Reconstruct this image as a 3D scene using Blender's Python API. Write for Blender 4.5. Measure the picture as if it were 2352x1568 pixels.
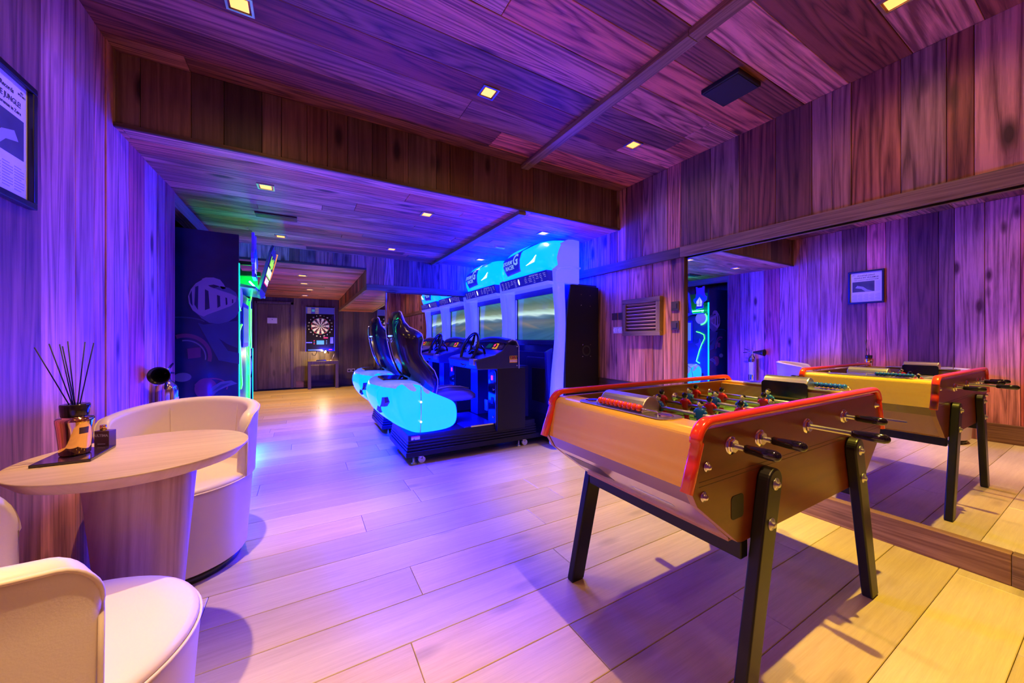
import bpy, math, random
from mathutils import Vector, Matrix
random.seed(7)
for _o in list(bpy.data.objects):
    bpy.data.objects.remove(_o, do_unlink=True)
SC = bpy.context.scene
COL = SC.collection
PI = math.pi

# ---------------------------------------------------------------- camera, world, exposure
cd = bpy.data.cameras.new('camera')
cam = bpy.data.objects.new('camera', cd); COL.objects.link(cam)
cam.location = (0, 0, 1.1)
cam.rotation_euler = (PI/2, 0, -math.radians(29.83))
cd.sensor_width = 36; cd.lens = 830/2352*36; cd.shift_y = -7/2352
cd.clip_start = 0.02; cd.clip_end = 60
SC.camera = cam
SC.view_settings.view_transform = 'Standard'
SC.view_settings.look = 'None'
SC.view_settings.exposure = 0.0
SC.view_settings.gamma = 1.0
SC.view_settings.use_curve_mapping = False
w = bpy.data.worlds.new('world'); SC.world = w; w.use_nodes = True
w.node_tree.nodes['Background'].inputs[0].default_value = (0.25, 0.1, 0.9, 1)
w.node_tree.nodes['Background'].inputs[1].default_value = 0.02
SC.cycles.max_bounces = 10
SC.cycles.diffuse_bounces = 5
SC.cycles.glossy_bounces = 6
SC.cycles.caustics_reflective = False
SC.cycles.caustics_refractive = False
SC.cycles.sample_clamp_indirect = 6.0

HC = 2.57      # main ceiling
HL = 2.18      # low ceiling
HP = 2.0       # passage ceiling
XR = 2.72      # right wall
YB = 2.61      # beam face
YF = 5.06      # far fascia
YM = 5.14      # far mirror
YE = 9.4       # passage back wall
WARM = (1.0, 0.73, 0.08)

def lamp(name, kind, loc, power, color, **kw):
    l = bpy.data.lights.new(name, kind); l.energy = power; l.color = color
    for k, v in kw.items(): setattr(l, k, v)
    o = bpy.data.objects.new(name, l); COL.objects.link(o); o.location = loc
    return o

P_MAIN, P_LOW, P_PASS = 250, 60, 62
DOWN_MAIN = [(-.25, 1.97), (.95, 1.94), (2.16, 1.92), (2.23, .53), (.95, .53), (-.25, .53), (.95, -.9), (2.23, -.9)]
DOWN_LOW = [(-.24, 3.10), (.92, 3.09), (2.12, 3.05), (-.22, 4.52), (.91, 4.50), (2.08, 4.49)]
DOWN_PASS = [(-.03, 5.95), (-.01, 6.8), (.08, 7.6), (0, 8.7)]
K_MAIN = [.80, .12, 1.25, 1.4, .60, 1.2, .3, .8]
for (x, y), k in zip(DOWN_MAIN, K_MAIN):     # each fitting: a narrow beam and its wide spill
    col = (1, .66, .30) if x < 0 else ((1, .56, .20) if x < 1.5 else WARM)
    lamp('downlight_beam', 'SPOT', (x, y, HC-.03), P_MAIN*k, col, spot_size=math.radians(60 if x > 1.5 else (56 if x < 0 else 50)), spot_blend=.8, shadow_soft_size=.018)
    lamp('downlight_spill', 'SPOT', (x, y, HC-.03), P_MAIN*.05, (1, .6, .12), spot_size=math.radians(168), spot_blend=1.0, shadow_soft_size=.03)
for (x, y) in DOWN_LOW:
    lamp('downlight_beam', 'SPOT', (x, y, HL-.03), P_LOW*(.35 if x > 1.5 else (.30 if x > .5 else 1.2)), (1, .52, .22), spot_size=math.radians(66), spot_blend=.7, shadow_soft_size=.018)
for (x, y) in DOWN_PASS:
    lamp('downlight_beam', 'SPOT', (x, y, HP-.03), P_PASS*1.3, (1, .56, .10), spot_size=math.radians(105), spot_blend=.6, shadow_soft_size=.02)
EM_BLUE = 128.0     # strength of the lit plastic on the racing cabinets

# ---------------------------------------------------------------- materials
def nt(name):
    m = bpy.data.materials.new(name); m.use_nodes = True
    t = m.node_tree; return m, t, t.nodes, t.links, t.nodes['Principled BSDF']

def mat(name, color, rough=.5, metal=0.0, spec=.5, coat=0.0, emit=None, es=1.0, bump=0.0, bscale=200, var=0.0, alpha=1.0, trans=0.0):
    m, t, N, L, b = nt(name)
    b.inputs['Base Color'].default_value = (*color, 1)
    b.inputs['Roughness'].default_value = rough
    b.inputs['Metallic'].default_value = metal
    b.inputs['Specular IOR Level'].default_value = spec
    b.inputs['Coat Weight'].default_value = coat
    b.inputs['Coat Roughness'].default_value = .08
    b.inputs['Transmission Weight'].default_value = trans
    if emit:
        b.inputs['Emission Color'].default_value = (*emit, 1); b.inputs['Emission Strength'].default_value = es
    tc = N.new('ShaderNodeTexCoord')
    n = N.new('ShaderNodeTexNoise'); n.inputs['Scale'].default_value = bscale; n.inputs['Detail'].default_value = 3
    L.new(tc.outputs['Object'], n.inputs['Vector'])
    if bump:
        bp = N.new('ShaderNodeBump'); bp.inputs['Strength'].default_value = bump; bp.inputs['Distance'].default_value = .002
        L.new(n.outputs['Fac'], bp.inputs['Height']); L.new(bp.outputs['Normal'], b.inputs['Normal'])
    if var:
        n2 = N.new('ShaderNodeTexNoise'); n2.inputs['Scale'].default_value = 6
        L.new(tc.outputs['Object'], n2.inputs['Vector'])
        mx = N.new('ShaderNodeMix'); mx.data_type = 'RGBA'
        mx.inputs[6].default_value = (*[c*(1-var) for c in color], 1); mx.inputs[7].default_value = (*[min(1, c*(1+var)) for c in color], 1)
        L.new(n2.outputs['Fac'], mx.inputs[0]); L.new(mx.outputs[2], b.inputs['Base Color'])
    return m

def emis(name, color, s):
    return mat(name, (0.02, 0.02, 0.02), .4, emit=color, es=s)

def wood(name, dark, light, rough=.6, ring=9.0, stretch=7.0, knots=1.0, tone=(.45, 1.35), fine=.5, bump=.35, attr=True, coat=0.0, gray=.10, rw=.34, cut=0.0):
    """plank wood; u (UV.x) runs along the board in metres, v across, attribute rnd is one value per board"""
    m, t, N, L, b = nt(name)
    def M(op, a, c=None, clamp=False):
        n = N.new('ShaderNodeMath'); n.operation = op; n.use_clamp = clamp
        for i, x in enumerate((a, c)):
            if x is None: continue
            if isinstance(x, (int, float)): n.inputs[i].default_value = x
            else: L.new(x, n.inputs[i])
        return n.outputs[0]
    if attr:
        uv = N.new('ShaderNodeUVMap'); sx = N.new('ShaderNodeSeparateXYZ'); L.new(uv.outputs[0], sx.inputs[0])
        at = N.new('ShaderNodeAttribute'); at.attribute_name = 'rnd'; rnd = at.outputs['Fac']
        u, v = sx.outputs[0], sx.outputs[1]
    else:
        tc = N.new('ShaderNodeTexCoord'); sx = N.new('ShaderNodeSeparateXYZ'); L.new(tc.outputs['Object'], sx.inputs[0])
        u = sx.outputs[attr_axis[name][0]]
        v = M('ADD', sx.outputs[attr_axis[name][1]], M('MULTIPLY', sx.outputs[attr_axis[name][2]], .7))
        rnd = M('ADD', 0.37, 0.0)
    z = M('MULTIPLY', rnd, 91.7)
    def vec(su, sv):
        c = N.new('ShaderNodeCombineXYZ'); L.new(M('MULTIPLY', u, su), c.inputs[0]); L.new(M('MULTIPLY', v, sv), c.inputs[1]); L.new(z, c.inputs[2]); return c.outputs[0]
    def noise(su, sv, det=2, dist=0.0):
        n = N.new('ShaderNodeTexNoise'); n.inputs['Scale'].default_value = 1; n.inputs['Detail'].default_value = det; n.inputs['Distortion'].default_value = dist
        L.new(vec(su, sv), n.inputs['Vector']); return n.outputs['Fac']
    n1 = noise(.42, stretch, 1.5, .35)
    rings = M('PINGPONG', M('MULTIPLY', n1, ring), 0.5)
    rings = M('POWER', M('MULTIPLY', rings, 2.0), .7)
    f1 = noise(3.0, 75, 4); f2 = noise(14, 330, 2); blot = noise(1.3, 3.0, 3)
    val = M('ADD', M('MULTIPLY', rings, rw), M('MULTIPLY', f1, fine))
    val = M('ADD', val, M('MULTIPLY', f2, .25)); val = M('ADD', val, M('MULTIPLY', blot, .45)); val = M('SUBTRACT', val, .25+rw*.5)
    # knots
    vo = N.new('ShaderNodeTexVoronoi'); vo.inputs['Scale'].default_value = 1.0; vo.inputs['Randomness'].default_value = 1.0
    L.new(vec(1.9, 5.6), vo.inputs['Vector'])
    kd = M('MULTIPLY', M('SUBTRACT', .19, vo.outputs['Distance']), 9.0, True)
    kd = M('MULTIPLY', kd, knots, True)
    r = N.new('ShaderNodeValToRGB'); r.color_ramp.elements[0].color = (*dark, 1); r.color_ramp.elements[1].color = (*light, 1)
    r.color_ramp.elements[0].position = .12+cut; r.color_ramp.elements[1].position = .85-cut
    L.new(val, r.inputs[0])
    mr = N.new('ShaderNodeMapRange'); L.new(M('FRACT', M('MULTIPLY', rnd, 7.31)), mr.inputs[0]); mr.inputs[3].default_value = tone[0]; mr.inputs[4].default_value = tone[1]
    sc = N.new('ShaderNodeVectorMath'); sc.operation = 'SCALE'; L.new(r.outputs[0], sc.inputs[0]); L.new(mr.outputs[0], sc.inputs['Scale'])
    # some boards greyer
    hs = N.new('ShaderNodeHueSaturation'); L.new(sc.outputs[0], hs.inputs['Color'])
    mr2 = N.new('ShaderNodeMapRange'); L.new(M('FRACT', M('MULTIPLY', rnd, 13.7)), mr2.inputs[0]); mr2.inputs[3].default_value = 1-gray*2 if attr else 1.08; mr2.inputs[4].default_value = 1.08
    L.new(mr2.outputs[0], hs.inputs['Saturation'])
    mx = N.new('ShaderNodeMix'); mx.data_type = 'RGBA'; L.new(kd, mx.inputs[0]); L.new(hs.outputs[0], mx.inputs[6]); mx.inputs[7].default_value = (*[c*.35 for c in dark], 1)
    L.new(mx.outputs[2], b.inputs['Base Color'])
    b.inputs['Roughness'].default_value = rough; b.inputs['Coat Weight'].default_value = coat; b.inputs['Coat Roughness'].default_value = .15
    if bump:
        bp = N.new('ShaderNodeBump'); bp.inputs['Strength'].default_value = bump; bp.inputs['Distance'].default_value = .004
        L.new(val, bp.inputs['Height']); L.new(bp.outputs[0], b.inputs['Normal'])
    return m
attr_axis = {'table_oak': (0, 1, 2), 'leg_oak': (2, 0, 1), 'beech_end_lit': (1, 0, 2), 'beech_side_shaded': (0, 2, 1), 'beech_inner': (0, 2, 1), 'console_wood': (2, 0, 1)}

M_CLAD = wood('cladding_wood', (.17, .040, .028), (.68, .23, .145), .62, 9, 9, 1, (.28, 1.25), rw=.42, fine=.75, cut=.12)
M_CEIL = wood('ceiling_wood', (.20, .038, .028), (.76, .215, .135), .6, 13, 8, 1, (.35, 1.25), rw=.46, fine=.75, cut=.13)
M_TRIM = wood('trim_wood', (.14, .055, .03), (.46, .25, .14), .55, 10, 12, .8, (.75, 1.1))
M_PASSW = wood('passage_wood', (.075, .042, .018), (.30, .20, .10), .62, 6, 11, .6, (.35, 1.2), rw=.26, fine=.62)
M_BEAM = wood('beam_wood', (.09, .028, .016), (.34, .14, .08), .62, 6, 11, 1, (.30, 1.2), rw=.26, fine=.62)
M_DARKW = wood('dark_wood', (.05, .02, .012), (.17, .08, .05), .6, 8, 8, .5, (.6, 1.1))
M_PALEW = wood('left_cladding_wood', (.30, .055, .05), (.86, .22, .20), .6, 7, 10, 1, (.24, 1.22), rw=.38, fine=.75, cut=.13)
M_OAK = wood('oak_floor', (.52, .36, .18), (.86, .68, .38), .36, 5, 6, .35, (.84, 1.08), .4, .05, True, .0, .08, rw=.10)
M_TABLE = wood('table_oak', (.5, .34, .20), (.80, .60, .40), .42, 4, 9, 0, (1, 1), .5, .04, False, rw=.12)
M_LEGOAK = wood('leg_oak', (.34, .20, .14), (.62, .42, .31), .45, 5, 12, 0, (1, 1), .6, .06, False)
M_BEECHLIT = wood('beech_end_lit', (.86, .52, .12), (.98, .72, .20), .22, 9, 5, 0, (1, 1), .3, .0, False, .6)  # lamplight on the end panels is brightened into this beech colour
M_BEECHSHADE = wood('beech_side_shaded', (.17, .038, .018), (.27, .068, .032), .30, 7, 5, 0, (1, 1), .3, .0, False, .15)  # same beech, with the shade on the sides darkened into its colour
M_BEECHI = wood('beech_inner', (.55, .32, .14), (.72, .46, .22), .35, 7, 5, 0, (1, 1), .3, .0, False)
M_CONS = wood('console_wood', (.09, .06, .045), (.20, .15, .12), .5, 6, 10, 0, (1, 1), .4, .1, False)
M_BACK = mat('joint_shadow_wood', (.03, .014, .01), .9)
M_MIRROR = mat('mirror_glass', (.90, .91, .93), .0, 1.0)
M_CHROME = mat('chrome', (.85, .85, .87), .12, 1.0)
M_STEEL = mat('brushed_steel', (.62, .62, .60), .32, 1.0, bump=.1)
M_ALU = mat('cast_aluminium', (.72, .70, .66), .30, 1.0, bump=.15, bscale=60, var=.12)
M_GOLD = mat('gold_glass', (.95, .62, .22), .06, 1.0)
M_GOLDCAP = mat('gold_cap', (.95, .60, .18), .2, 1.0)
M_BLK = mat('black_paint', (.008, .007, .008), .5, bump=.06, bscale=500)
M_BLKGLOSS = mat('black_gloss', (.008, .007, .012), .08, coat=.5)
M_BLKSATIN = mat('black_satin_metal', (.010, .009, .012), .35, .0, spec=.35, bump=.08, bscale=700)
M_BLKPLAST = mat('black_plastic', (.012, .012, .014), .22)
M_RUBBER = mat('rubber', (.015, .015, .015), .7)
M_RED = mat('red_lacquer', (.95, .055, .012), .18, coat=.4)
M_LEATHER = mat('cream_leather', (.72, .60, .54), .38, bump=.12, bscale=260)
M_PIPING = mat('leather_piping', (.70, .56, .46), .4)
M_WHITE = mat('white_plastic', (.80, .80, .80), .35)
M_DIMPLAST = mat('socket_plastic', (.62, .55, .55), .4)
M_BRONZE = mat('bronze_plate', (.10, .055, .05), .4, .4)

# ---------------------------------------------------------------- mesh helpers (all in world metres)
class MB:
    def __init__(s): s.v = []; s.f = []; s.m = []; s.s = []
    def add(s, vs, fs, mi=0, sm=False, T=None):
        o = len(s.v)
        for p in vs:
            p = Vector(p)
            if T is not None: p = T @ p
            s.v.append(tuple(p))
        for f in fs:
            s.f.append([i+o for i in f]); s.m.append(mi); s.s.append(sm)
        return s
    def box(s, a, b, mi=0, T=None):
        x0, y0, z0 = [min(a[i], b[i]) for i in range(3)]; x1, y1, z1 = [max(a[i], b[i]) for i in range(3)]
        return s.add([(x0,y0,z0),(x1,y0,z0),(x1,y1,z0),(x0,y1,z0),(x0,y0,z1),(x1,y0,z1),(x1,y1,z1),(x0,y1,z1)],
                     [(0,3,2,1),(4,5,6,7),(0,1,5,4),(1,2,6,5),(2,3,7,6),(3,0,4,7)], mi, False, T)
    def loft(s, rings, mi=0, sm=True, closed=True, caps=True, T=None):
        n = len(rings[0]); vs = [p for r in rings for p in r]; fs = []
        for i in range(len(rings)-1):
            for j in range(n if closed else n-1):
                k = (j+1) % n
                fs.append((i*n+j, i*n+k, (i+1)*n+k, (i+1)*n+j))
        s.add(vs, fs, mi, sm, T)
        if caps and closed:
            s.add(rings[0], [tuple(range(n))[::-1]], mi, False, T); s.add(rings[-1], [tuple(range(n))], mi, False, T)
        return s
    def cyl(s, p0, p1, r0, r1=None, n=20, mi=0, caps=True, sm=True):
        r1 = r0 if r1 is None else r1
        p0, p1 = Vector(p0), Vector(p1); d = (p1-p0).normalized()
        a = d.orthogonal().normalized(); b = d.cross(a)
        R = [[p+(a*math.cos(2*PI*i/n)+b*math.sin(2*PI*i/n))*r for i in range(n)] for p, r in ((p0, r0), (p1, r1))]
        return s.loft(R, mi, sm, True, caps)
    def tube(s, pts, r, n=10, mi=0, closed=False, caps=True):
        pts = [Vector(p) for p in pts]; R = []; prev = None; N = len(pts)
        for i, p in enumerate(pts):
            if closed: d = (pts[(i+1) % N]-pts[i-1]).normalized()
            else: d = (pts[min(i+1, N-1)]-pts[max(i-1, 0)]).normalized()
            a = d.orthogonal().normalized() if prev is None else (prev-d*prev.dot(d)).normalized()
            prev = a; b = d.cross(a); rr = r[i] if isinstance(r, (list, tuple)) else r
            R.append([p+(a*math.cos(2*PI*k/n)+b*math.sin(2*PI*k/n))*rr for k in range(n)])
        if closed: R.append(R[0])
        return s.loft(R, mi, True, True, caps and not closed)
    def lathe(s, c, prof, n=32, mi=0, sm=True, axis=(0,0,1), a0=0, a1=2*PI):
        c = Vector(c); d = Vector(axis).normalized()
        a = Vector((1,0,0)) if abs(d.z) > .9 else d.orthogonal().normalized(); b = d.cross(a)
        full = abs(a1-a0-2*PI) < 1e-6; k = n if full else n+1
        R = [[c+d*h+(a*math.cos(a0+(a1-a0)*i/n)+b*math.sin(a0+(a1-a0)*i/n))*r for i in range(k)] for r, h in prof]
        return s.loft(R, mi, sm, full, False)
    def prism(s, poly, axis, d0, d1, mi=0, mi_side=None, T=None):
        """poly: 2-D points in the plane perpendicular to axis, in (x,y,z) order with the axis left out"""
        def P(q, d):
            return {'x': (d, q[0], q[1]), 'y': (q[0], d, q[1]), 'z': (q[0], q[1], d)}[axis]
        n = len(poly); A = [P(q, d0) for q in poly]; B = [P(q, d1) for q in poly]
        s.add(A, [tuple(range(n))], mi, False, T); s.add(B, [tuple(range(n))], mi, False, T)
        s.add(A+B, [(i, (i+1) % n, (i+1) % n+n, i+n) for i in range(n)], mi if mi_side is None else mi_side, False, T)
        return s
    def ball(s, c, r, n=12, mi=0, sc=(1,1,1)):
        c = Vector(c); R = []
        for i in range(1, n):
            t = PI*i/n
            R.append([c+Vector((r*sc[0]*math.sin(t)*math.cos(2*PI*j/(2*n)), r*sc[1]*math.sin(t)*math.sin(2*PI*j/(2*n)), r*sc[2]*math.cos(t))) for j in range(2*n)])
        return s.loft(R, mi, True, True, True)

def obj(name, mb, mats, parent=None, loc=None, bevel=0, seg=2, label=None):
    """one mesh object; the mesh is given in world metres"""
    if not isinstance(mats, (list, tuple)): mats = [mats]
    me = bpy.data.meshes.new(name)
    if parent is not None:
        base = Vector(parent['_base'])
    else:
        if loc is None:
            xs = [p[0] for p in mb.v]; ys = [p[1] for p in mb.v]; zs = [p[2] for p in mb.v]
            loc = ((min(xs)+max(xs))/2, (min(ys)+max(ys))/2, min(zs))
        base = Vector(loc)
    me.from_pydata([tuple(Vector(p)-base) for p in mb.v], [], mb.f)
    for m_ in mats: me.materials.append(m_)
    me.polygons.foreach_set('material_index', mb.m); me.polygons.foreach_set('use_smooth', mb.s)
    me.update()
    import bmesh
    bm = bmesh.new(); bm.from_mesh(me)
    bmesh.ops.remove_doubles(bm, verts=bm.verts, dist=2e-5)
    bmesh.ops.recalc_face_normals(bm, faces=bm.faces)
    bm.to_mesh(me); bm.free()
    o = bpy.data.objects.new(name, me); COL.objects.link(o)
    if parent is not None: o.parent = parent
    else: o.location = base
    o['_base'] = tuple(base)
    if bevel:
        b = o.modifiers.new('bevel', 'BEVEL'); b.width = bevel; b.segments = seg; b.limit_method = 'ANGLE'; b.angle_limit = math.radians(35)
        b.harden_normals = False
    if label: o['label'] = label
    return o

def tag(o, label, cat, group=None):
    o['label'] = label; o['category'] = cat
    if group: o['group'] = group
    return o
def thing(name, label, cat, loc, group=None):
    o = bpy.data.objects.new(name, None); COL.objects.link(o); o.location = loc; o['_base'] = tuple(loc); o.empty_display_size = .1
    return tag(o, label, cat, group)
def struct(o): o['kind'] = 'structure'; return o
def dup(root, delta, label, parent=None):
    c = root.copy(); COL.objects.link(c)
    if parent is None:
        c.location = Vector(root.location)+Vector(delta); c['label'] = label
    else: c.parent = parent
    for ch in list(root.children): dup(ch, delta, None, c)
    return c

def textmb(txt, size, origin, right, up, ext=.0006, align='CENTER', bold=0.0, mi=0, mb=None, squash=1.0):
    cu = bpy.data.curves.new('t', 'FONT'); cu.body = txt; cu.size = size; cu.extrude = ext; cu.align_x = align; cu.align_y = 'CENTER'; cu.offset = bold
    cu.resolution_u = 2
    o = bpy.data.objects.new('t', cu); COL.objects.link(o)
    dg = bpy.context.evaluated_depsgraph_get(); dg.update()
    me = bpy.data.meshes.new_from_object(o.evaluated_get(dg))
    mb = mb or MB(); r = Vector(right).normalized(); u = Vector(up).normalized(); n = r.cross(u); og = Vector(origin)
    mb.add([og+r*v.co.x*squash+u*v.co.y+n*v.co.z for v in me.vertices], [tuple(p.vertices) for p in me.polygons], mi)
    bpy.data.objects.remove(o, do_unlink=True); bpy.data.curves.remove(cu); bpy.data.meshes.remove(me)
    return mb

def planks(name, O, A, B, la, lb, wmin, wmax, material, lmin=9, lmax=9, thick=.018, gap=.0022, jit=.0015, seed=1, first=None, back=True, kind='structure', parent=None, bk=.012):
    """cladding: boards running along A, stacked along B; O is a corner of the finished face, boards stand proud of O on the side A x B"""
    rng = random.Random(seed)
    O, A, B = Vector(O), Vector(A).normalized(), Vector(B).normalized(); Nn = A.cross(B)
    V = []; F = []; UV = []; RN = []; MI = []
    def quadbox(a0, a1, b0, b1, d, r):
        c = .0018; o = len(V)
        P = [(a0, b0, -thick), (a1, b0, -thick), (a1, b1, -thick), (a0, b1, -thick),
             (a0, b0, d-c), (a1, b0, d-c), (a1, b1, d-c), (a0, b1, d-c),
             (a0+c, b0+c, d), (a1-c, b0+c, d), (a1-c, b1-c, d), (a0+c, b1-c, d)]
        for p in P: V.append(tuple(O+A*p[0]+B*p[1]+Nn*p[2]))
        for f in ((8,9,10,11),(4,5,9,8),(5,6,10,9),(6,7,11,10),(7,4,8,11),(0,1,5,4),(1,2,6,5),(2,3,7,6),(3,0,4,7)):
            F.append([o+i for i in f]); MI.append(0)
            for i in f: UV.append((P[i][0]+r*17, P[i][1]-b0)); RN.append(r)
    b0 = 0 if first is None else -first
    while b0 < lb:
        wd = rng.uniform(wmin, wmax); b1 = min(b0+wd, lb); bb = max(b0, 0)
        if lb-b1 < .03: b1 = lb
        if b1-bb > .004:
            a0 = -rng.uniform(0, lmax*.8) if lmax < 8 else 0
            while a0 < la:
                ln = rng.uniform(lmin, lmax); a1 = min(a0+ln, la); aa = max(a0, 0)
                if a1-aa > .02: quadbox(aa+gap/2, a1-gap/2, bb+gap/2, b1-gap/2, rng.uniform(-jit, jit), rng.random())
                a0 += ln
        b0 = b1
    if back:
        o = len(V)
        for p in ((0,0),(la,0),(la,lb),(0,lb)): V.append(tuple(O+A*p[0]+B*p[1]-Nn*(thick-.001)))
        F.append([o,o+1,o+2,o+3]); MI.append(1)
        for _ in range(4): UV.append((0,0)); RN.append(0)
        for p in ((0,0),(la,0),(la,lb),(0,lb)): V.append(tuple(O+A*p[0]+B*p[1]-Nn*(thick+bk)))
        F.append([o+4,o+7,o+6,o+5]); MI.append(1)
        for _ in range(4): UV.append((0,0)); RN.append(0)
    me = bpy.data.meshes.new(name)
    base = Vector(parent['_base']) if parent is not None else Vector(V[0])
    me.from_pydata([tuple(Vector(p)-base) for p in V], [], F)
    me.materials.append(material); me.materials.append(M_BACK)
    me.polygons.foreach_set('material_index', MI)
    uvl = me.uv_layers.new(name='UVMap'); uvl.data.foreach_set('uv', [c for p in UV for c in p])
    at = me.attributes.new('rnd', 'FLOAT', 'CORNER'); at.data.foreach_set('value', RN)
    me.update()
    o = bpy.data.objects.new(name, me); COL.objects.link(o)
    if parent is not None: o.parent = parent
    else: o.location = base
    o['_base'] = tuple(base)
    if kind: o['kind'] = kind
    return o

def board(name, a, b, axis, material, seed=1, parent=None, kind='structure', ln=9.0):
    """a solid timber between two corners, grain along axis (0,1,2); cut into lengths ln"""
    rng = random.Random(seed); a = Vector(a); b = Vector(b)
    lo = Vector([min(a[i], b[i]) for i in range(3)]); hi = Vector([max(a[i], b[i]) for i in range(3)])
    V = []; F = []; UV = []; RN = []
    t = lo[axis]
    o1, o2 = [i for i in range(3) if i != axis]
    while t < hi[axis]-1e-6:
        t1 = min(t+ln*rng.uniform(.75, 1.25), hi[axis]); r = rng.random(); o = len(V)
        l2 = lo.copy(); h2 = hi.copy(); l2[axis] = t; h2[axis] = t1-(.001 if t1 < hi[axis] else 0)
        P = [(x, y, z) for x in (l2[0], h2[0]) for y in (l2[1], h2[1]) for z in (l2[2], h2[2])]
        V += P
        for f in ((0,1,3,2),(4,6,7,5),(0,4,5,1),(2,3,7,6),(0,2,6,4),(1,5,7,3)):
            F.append([o+i for i in f])
            for i in f: UV.append((P[i][axis]+r*9, P[i][o1]+P[i][o2])); RN.append(r)
        t = t1
    me = bpy.data.meshes.new(name)
    base = Vector(parent['_base']) if parent is not None else (lo+hi)/2
    me.from_pydata([tuple(Vector(p)-base) for p in V], [], F); me.materials.append(material)
    uvl = me.uv_layers.new(name='UVMap'); uvl.data.foreach_set('uv', [c for p in UV for c in p])
    at = me.attributes.new('rnd', 'FLOAT', 'CORNER'); at.data.foreach_set('value', RN)
    me.update()
    o = bpy.data.objects.new(name, me); COL.objects.link(o)
    if parent is not None: o.parent = parent
    else: o.location = base
    o['_base'] = tuple(base)
    bv = o.modifiers.new('bevel', 'BEVEL'); bv.width = .003; bv.segments = 2
    if kind: o['kind'] = kind
    return o
def arc(c, r, a0, a1, n): return [(c[0]+r*math.cos(a0+(a1-a0)*i/n), c[1]+r*math.sin(a0+(a1-a0)*i/n)) for i in range(n+1)]
def rrect(x0, y0, x1, y1, r, n=4):
    r = min(r, (x1-x0)/2, (y1-y0)/2)
    return arc((x1-r, y0+r), r, -PI/2, 0, n)+arc((x1-r, y1-r), r, 0, PI/2, n)+arc((x0+r, y1-r), r, PI/2, PI, n)+arc((x0+r, y0+r), r, PI, 1.5*PI, n)

# ---------------------------------------------------------------- the room
X, Y, Z = (1,0,0), (0,1,0), (0,0,1)
nX, nY, nZ = (-1,0,0), (0,-1,0), (0,0,-1)
# floor (A x B = up): boards along X, stacked along Y
planks('floor', (-1.75, 1.317-.22*14, 0), X, Y, 4.65, 10.9, .22, .22, M_OAK, 1.1, 2.3, thick=.02, gap=.0018, jit=.0003, seed=3)
# main ceiling, faces down
planks('ceiling', (2.75, -1.8, HC), nX, Y, 3.75, 1.8+YB+.02, .11, .26, M_CEIL, 2.2, 4.2, seed=12)
board('trim_1', (1.58, -1.8, HC-.035), (1.655, YB, HC), 1, M_TRIM, 5, ln=1.3)
# beam between the two ceilings
planks('wall_beam_front', (-.95, YB, HL-.005), X, Z, 3.69, .01, .2, .2, M_DARKW, seed=2) if False else None
def vwall(name, O, B, lb, z0, z1, material, wmin=.09, wmax=.24, seed=1, **k):
    """boards vertical, stacked along B; face normal = Z x B"""
    return planks(name, (O[0], O[1], z0), Z, B, z1-z0, lb, wmin, wmax, material, seed=seed, **k)
# face towards -Y : Z x B = -Y  -> B = -X ... (0,0,1)x(-1,0,0) = (0,-1,0)
vwall('wall_beam', (2.74, YB), nX, 3.62, HL, HC, M_BEAM, .09, .22, 21)
board('trim_2', (-.87, YB-.022, HL-.004), (2.74, YB+.0, HL+.018), 0, M_DARKW, 2)
board('trim_3', (-.875, YB-.02, HL+.018), (-.835, YB-.001, HC), 2, M_TRIM, 3)
board('trim_4', (2.70, YB-.02, HL+.018), (2.722, YB-.001, HC), 2, M_TRIM, 4)
# low ceiling
planks('ceiling_low', (2.75, YB, HL), nX, Y, 3.60, YF-YB+.02, .10, .2, M_CEIL, 2.0, 4.0, seed=14)
board('trim_5', (1.565, YB+.0, HL-.035), (1.635, YF-.0, HL-.0), 1, M_TRIM, 6)
# left wall, faces +X : Z x B = +X -> B = (0,-1,0)x... (0,0,1)x(0,-1,0) = (1,0,0)
LW0 = Vector((-.832, 3.545)); LWd = Vector((-.0117, -.99993)).normalized()
planks('wall_left', (LW0.x, LW0.y, 0), Z, (LWd.x, LWd.y, 0), HC, 5.3, .10, .26, M_PALEW, seed=35, jit=.004, gap=.004)
board('trim_6', (-.90, 3.54, 0), (-.834, 3.565, HL), 2, M_TRIM, 8)
board('dark_groove_strip', (-.85, 3.385, 0), (-.8318, 3.425, HL), 2, M_BEAM, 9)  # dark board standing in for the shade of a recessed groove
def lwx(y): return LW0.x+(LW0.y-y)*LWd.x/LWd.y*-1
# right wall: above the mirror, left of the mirror; faces -X : Z x B = -X -> B = +Y
vwall('wall_right_upper', (XR, -1.8), Y, 6.9, 1.80, HC, M_CLAD, .08, .26, 41)
vwall('wall_right', (XR, 1.90), Y, 3.25, .68, 1.80, M_CLAD, .07, .2, 45)
board('trim_7', (XR-.028, -1.8, 1.772), (XR+.001, 1.905, 1.856), 1, M_TRIM, 11, ln=1.9)
board('trim_8', (XR-.028, 1.907, 1.772), (XR+.001, YF, 1.856), 1, M_DARKW, 12, ln=4)
board('trim_9', (XR-.016, 1.90, .0), (XR+.02, YM, .685), 1, M_DARKW, 13, ln=6)
board('baseboard_right', (XR, -1.8, 0), (XR+.045, 1.9, .141), 1, M_TRIM, 14, ln=2.6)
board('trim_10', (XR+.002, 1.885, .141), (XR+.04, 1.905, 1.772), 2, M_CLAD, 15)
mb = MB().box((XR+.028, -1.8, .141), (XR+.034, 1.885, 1.80))
o = obj('wall_mirror', mb, M_MIRROR); tag(o, 'large frameless mirror covering the right wall above a wooden ledge, beside the table football', 'mirror')
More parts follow.
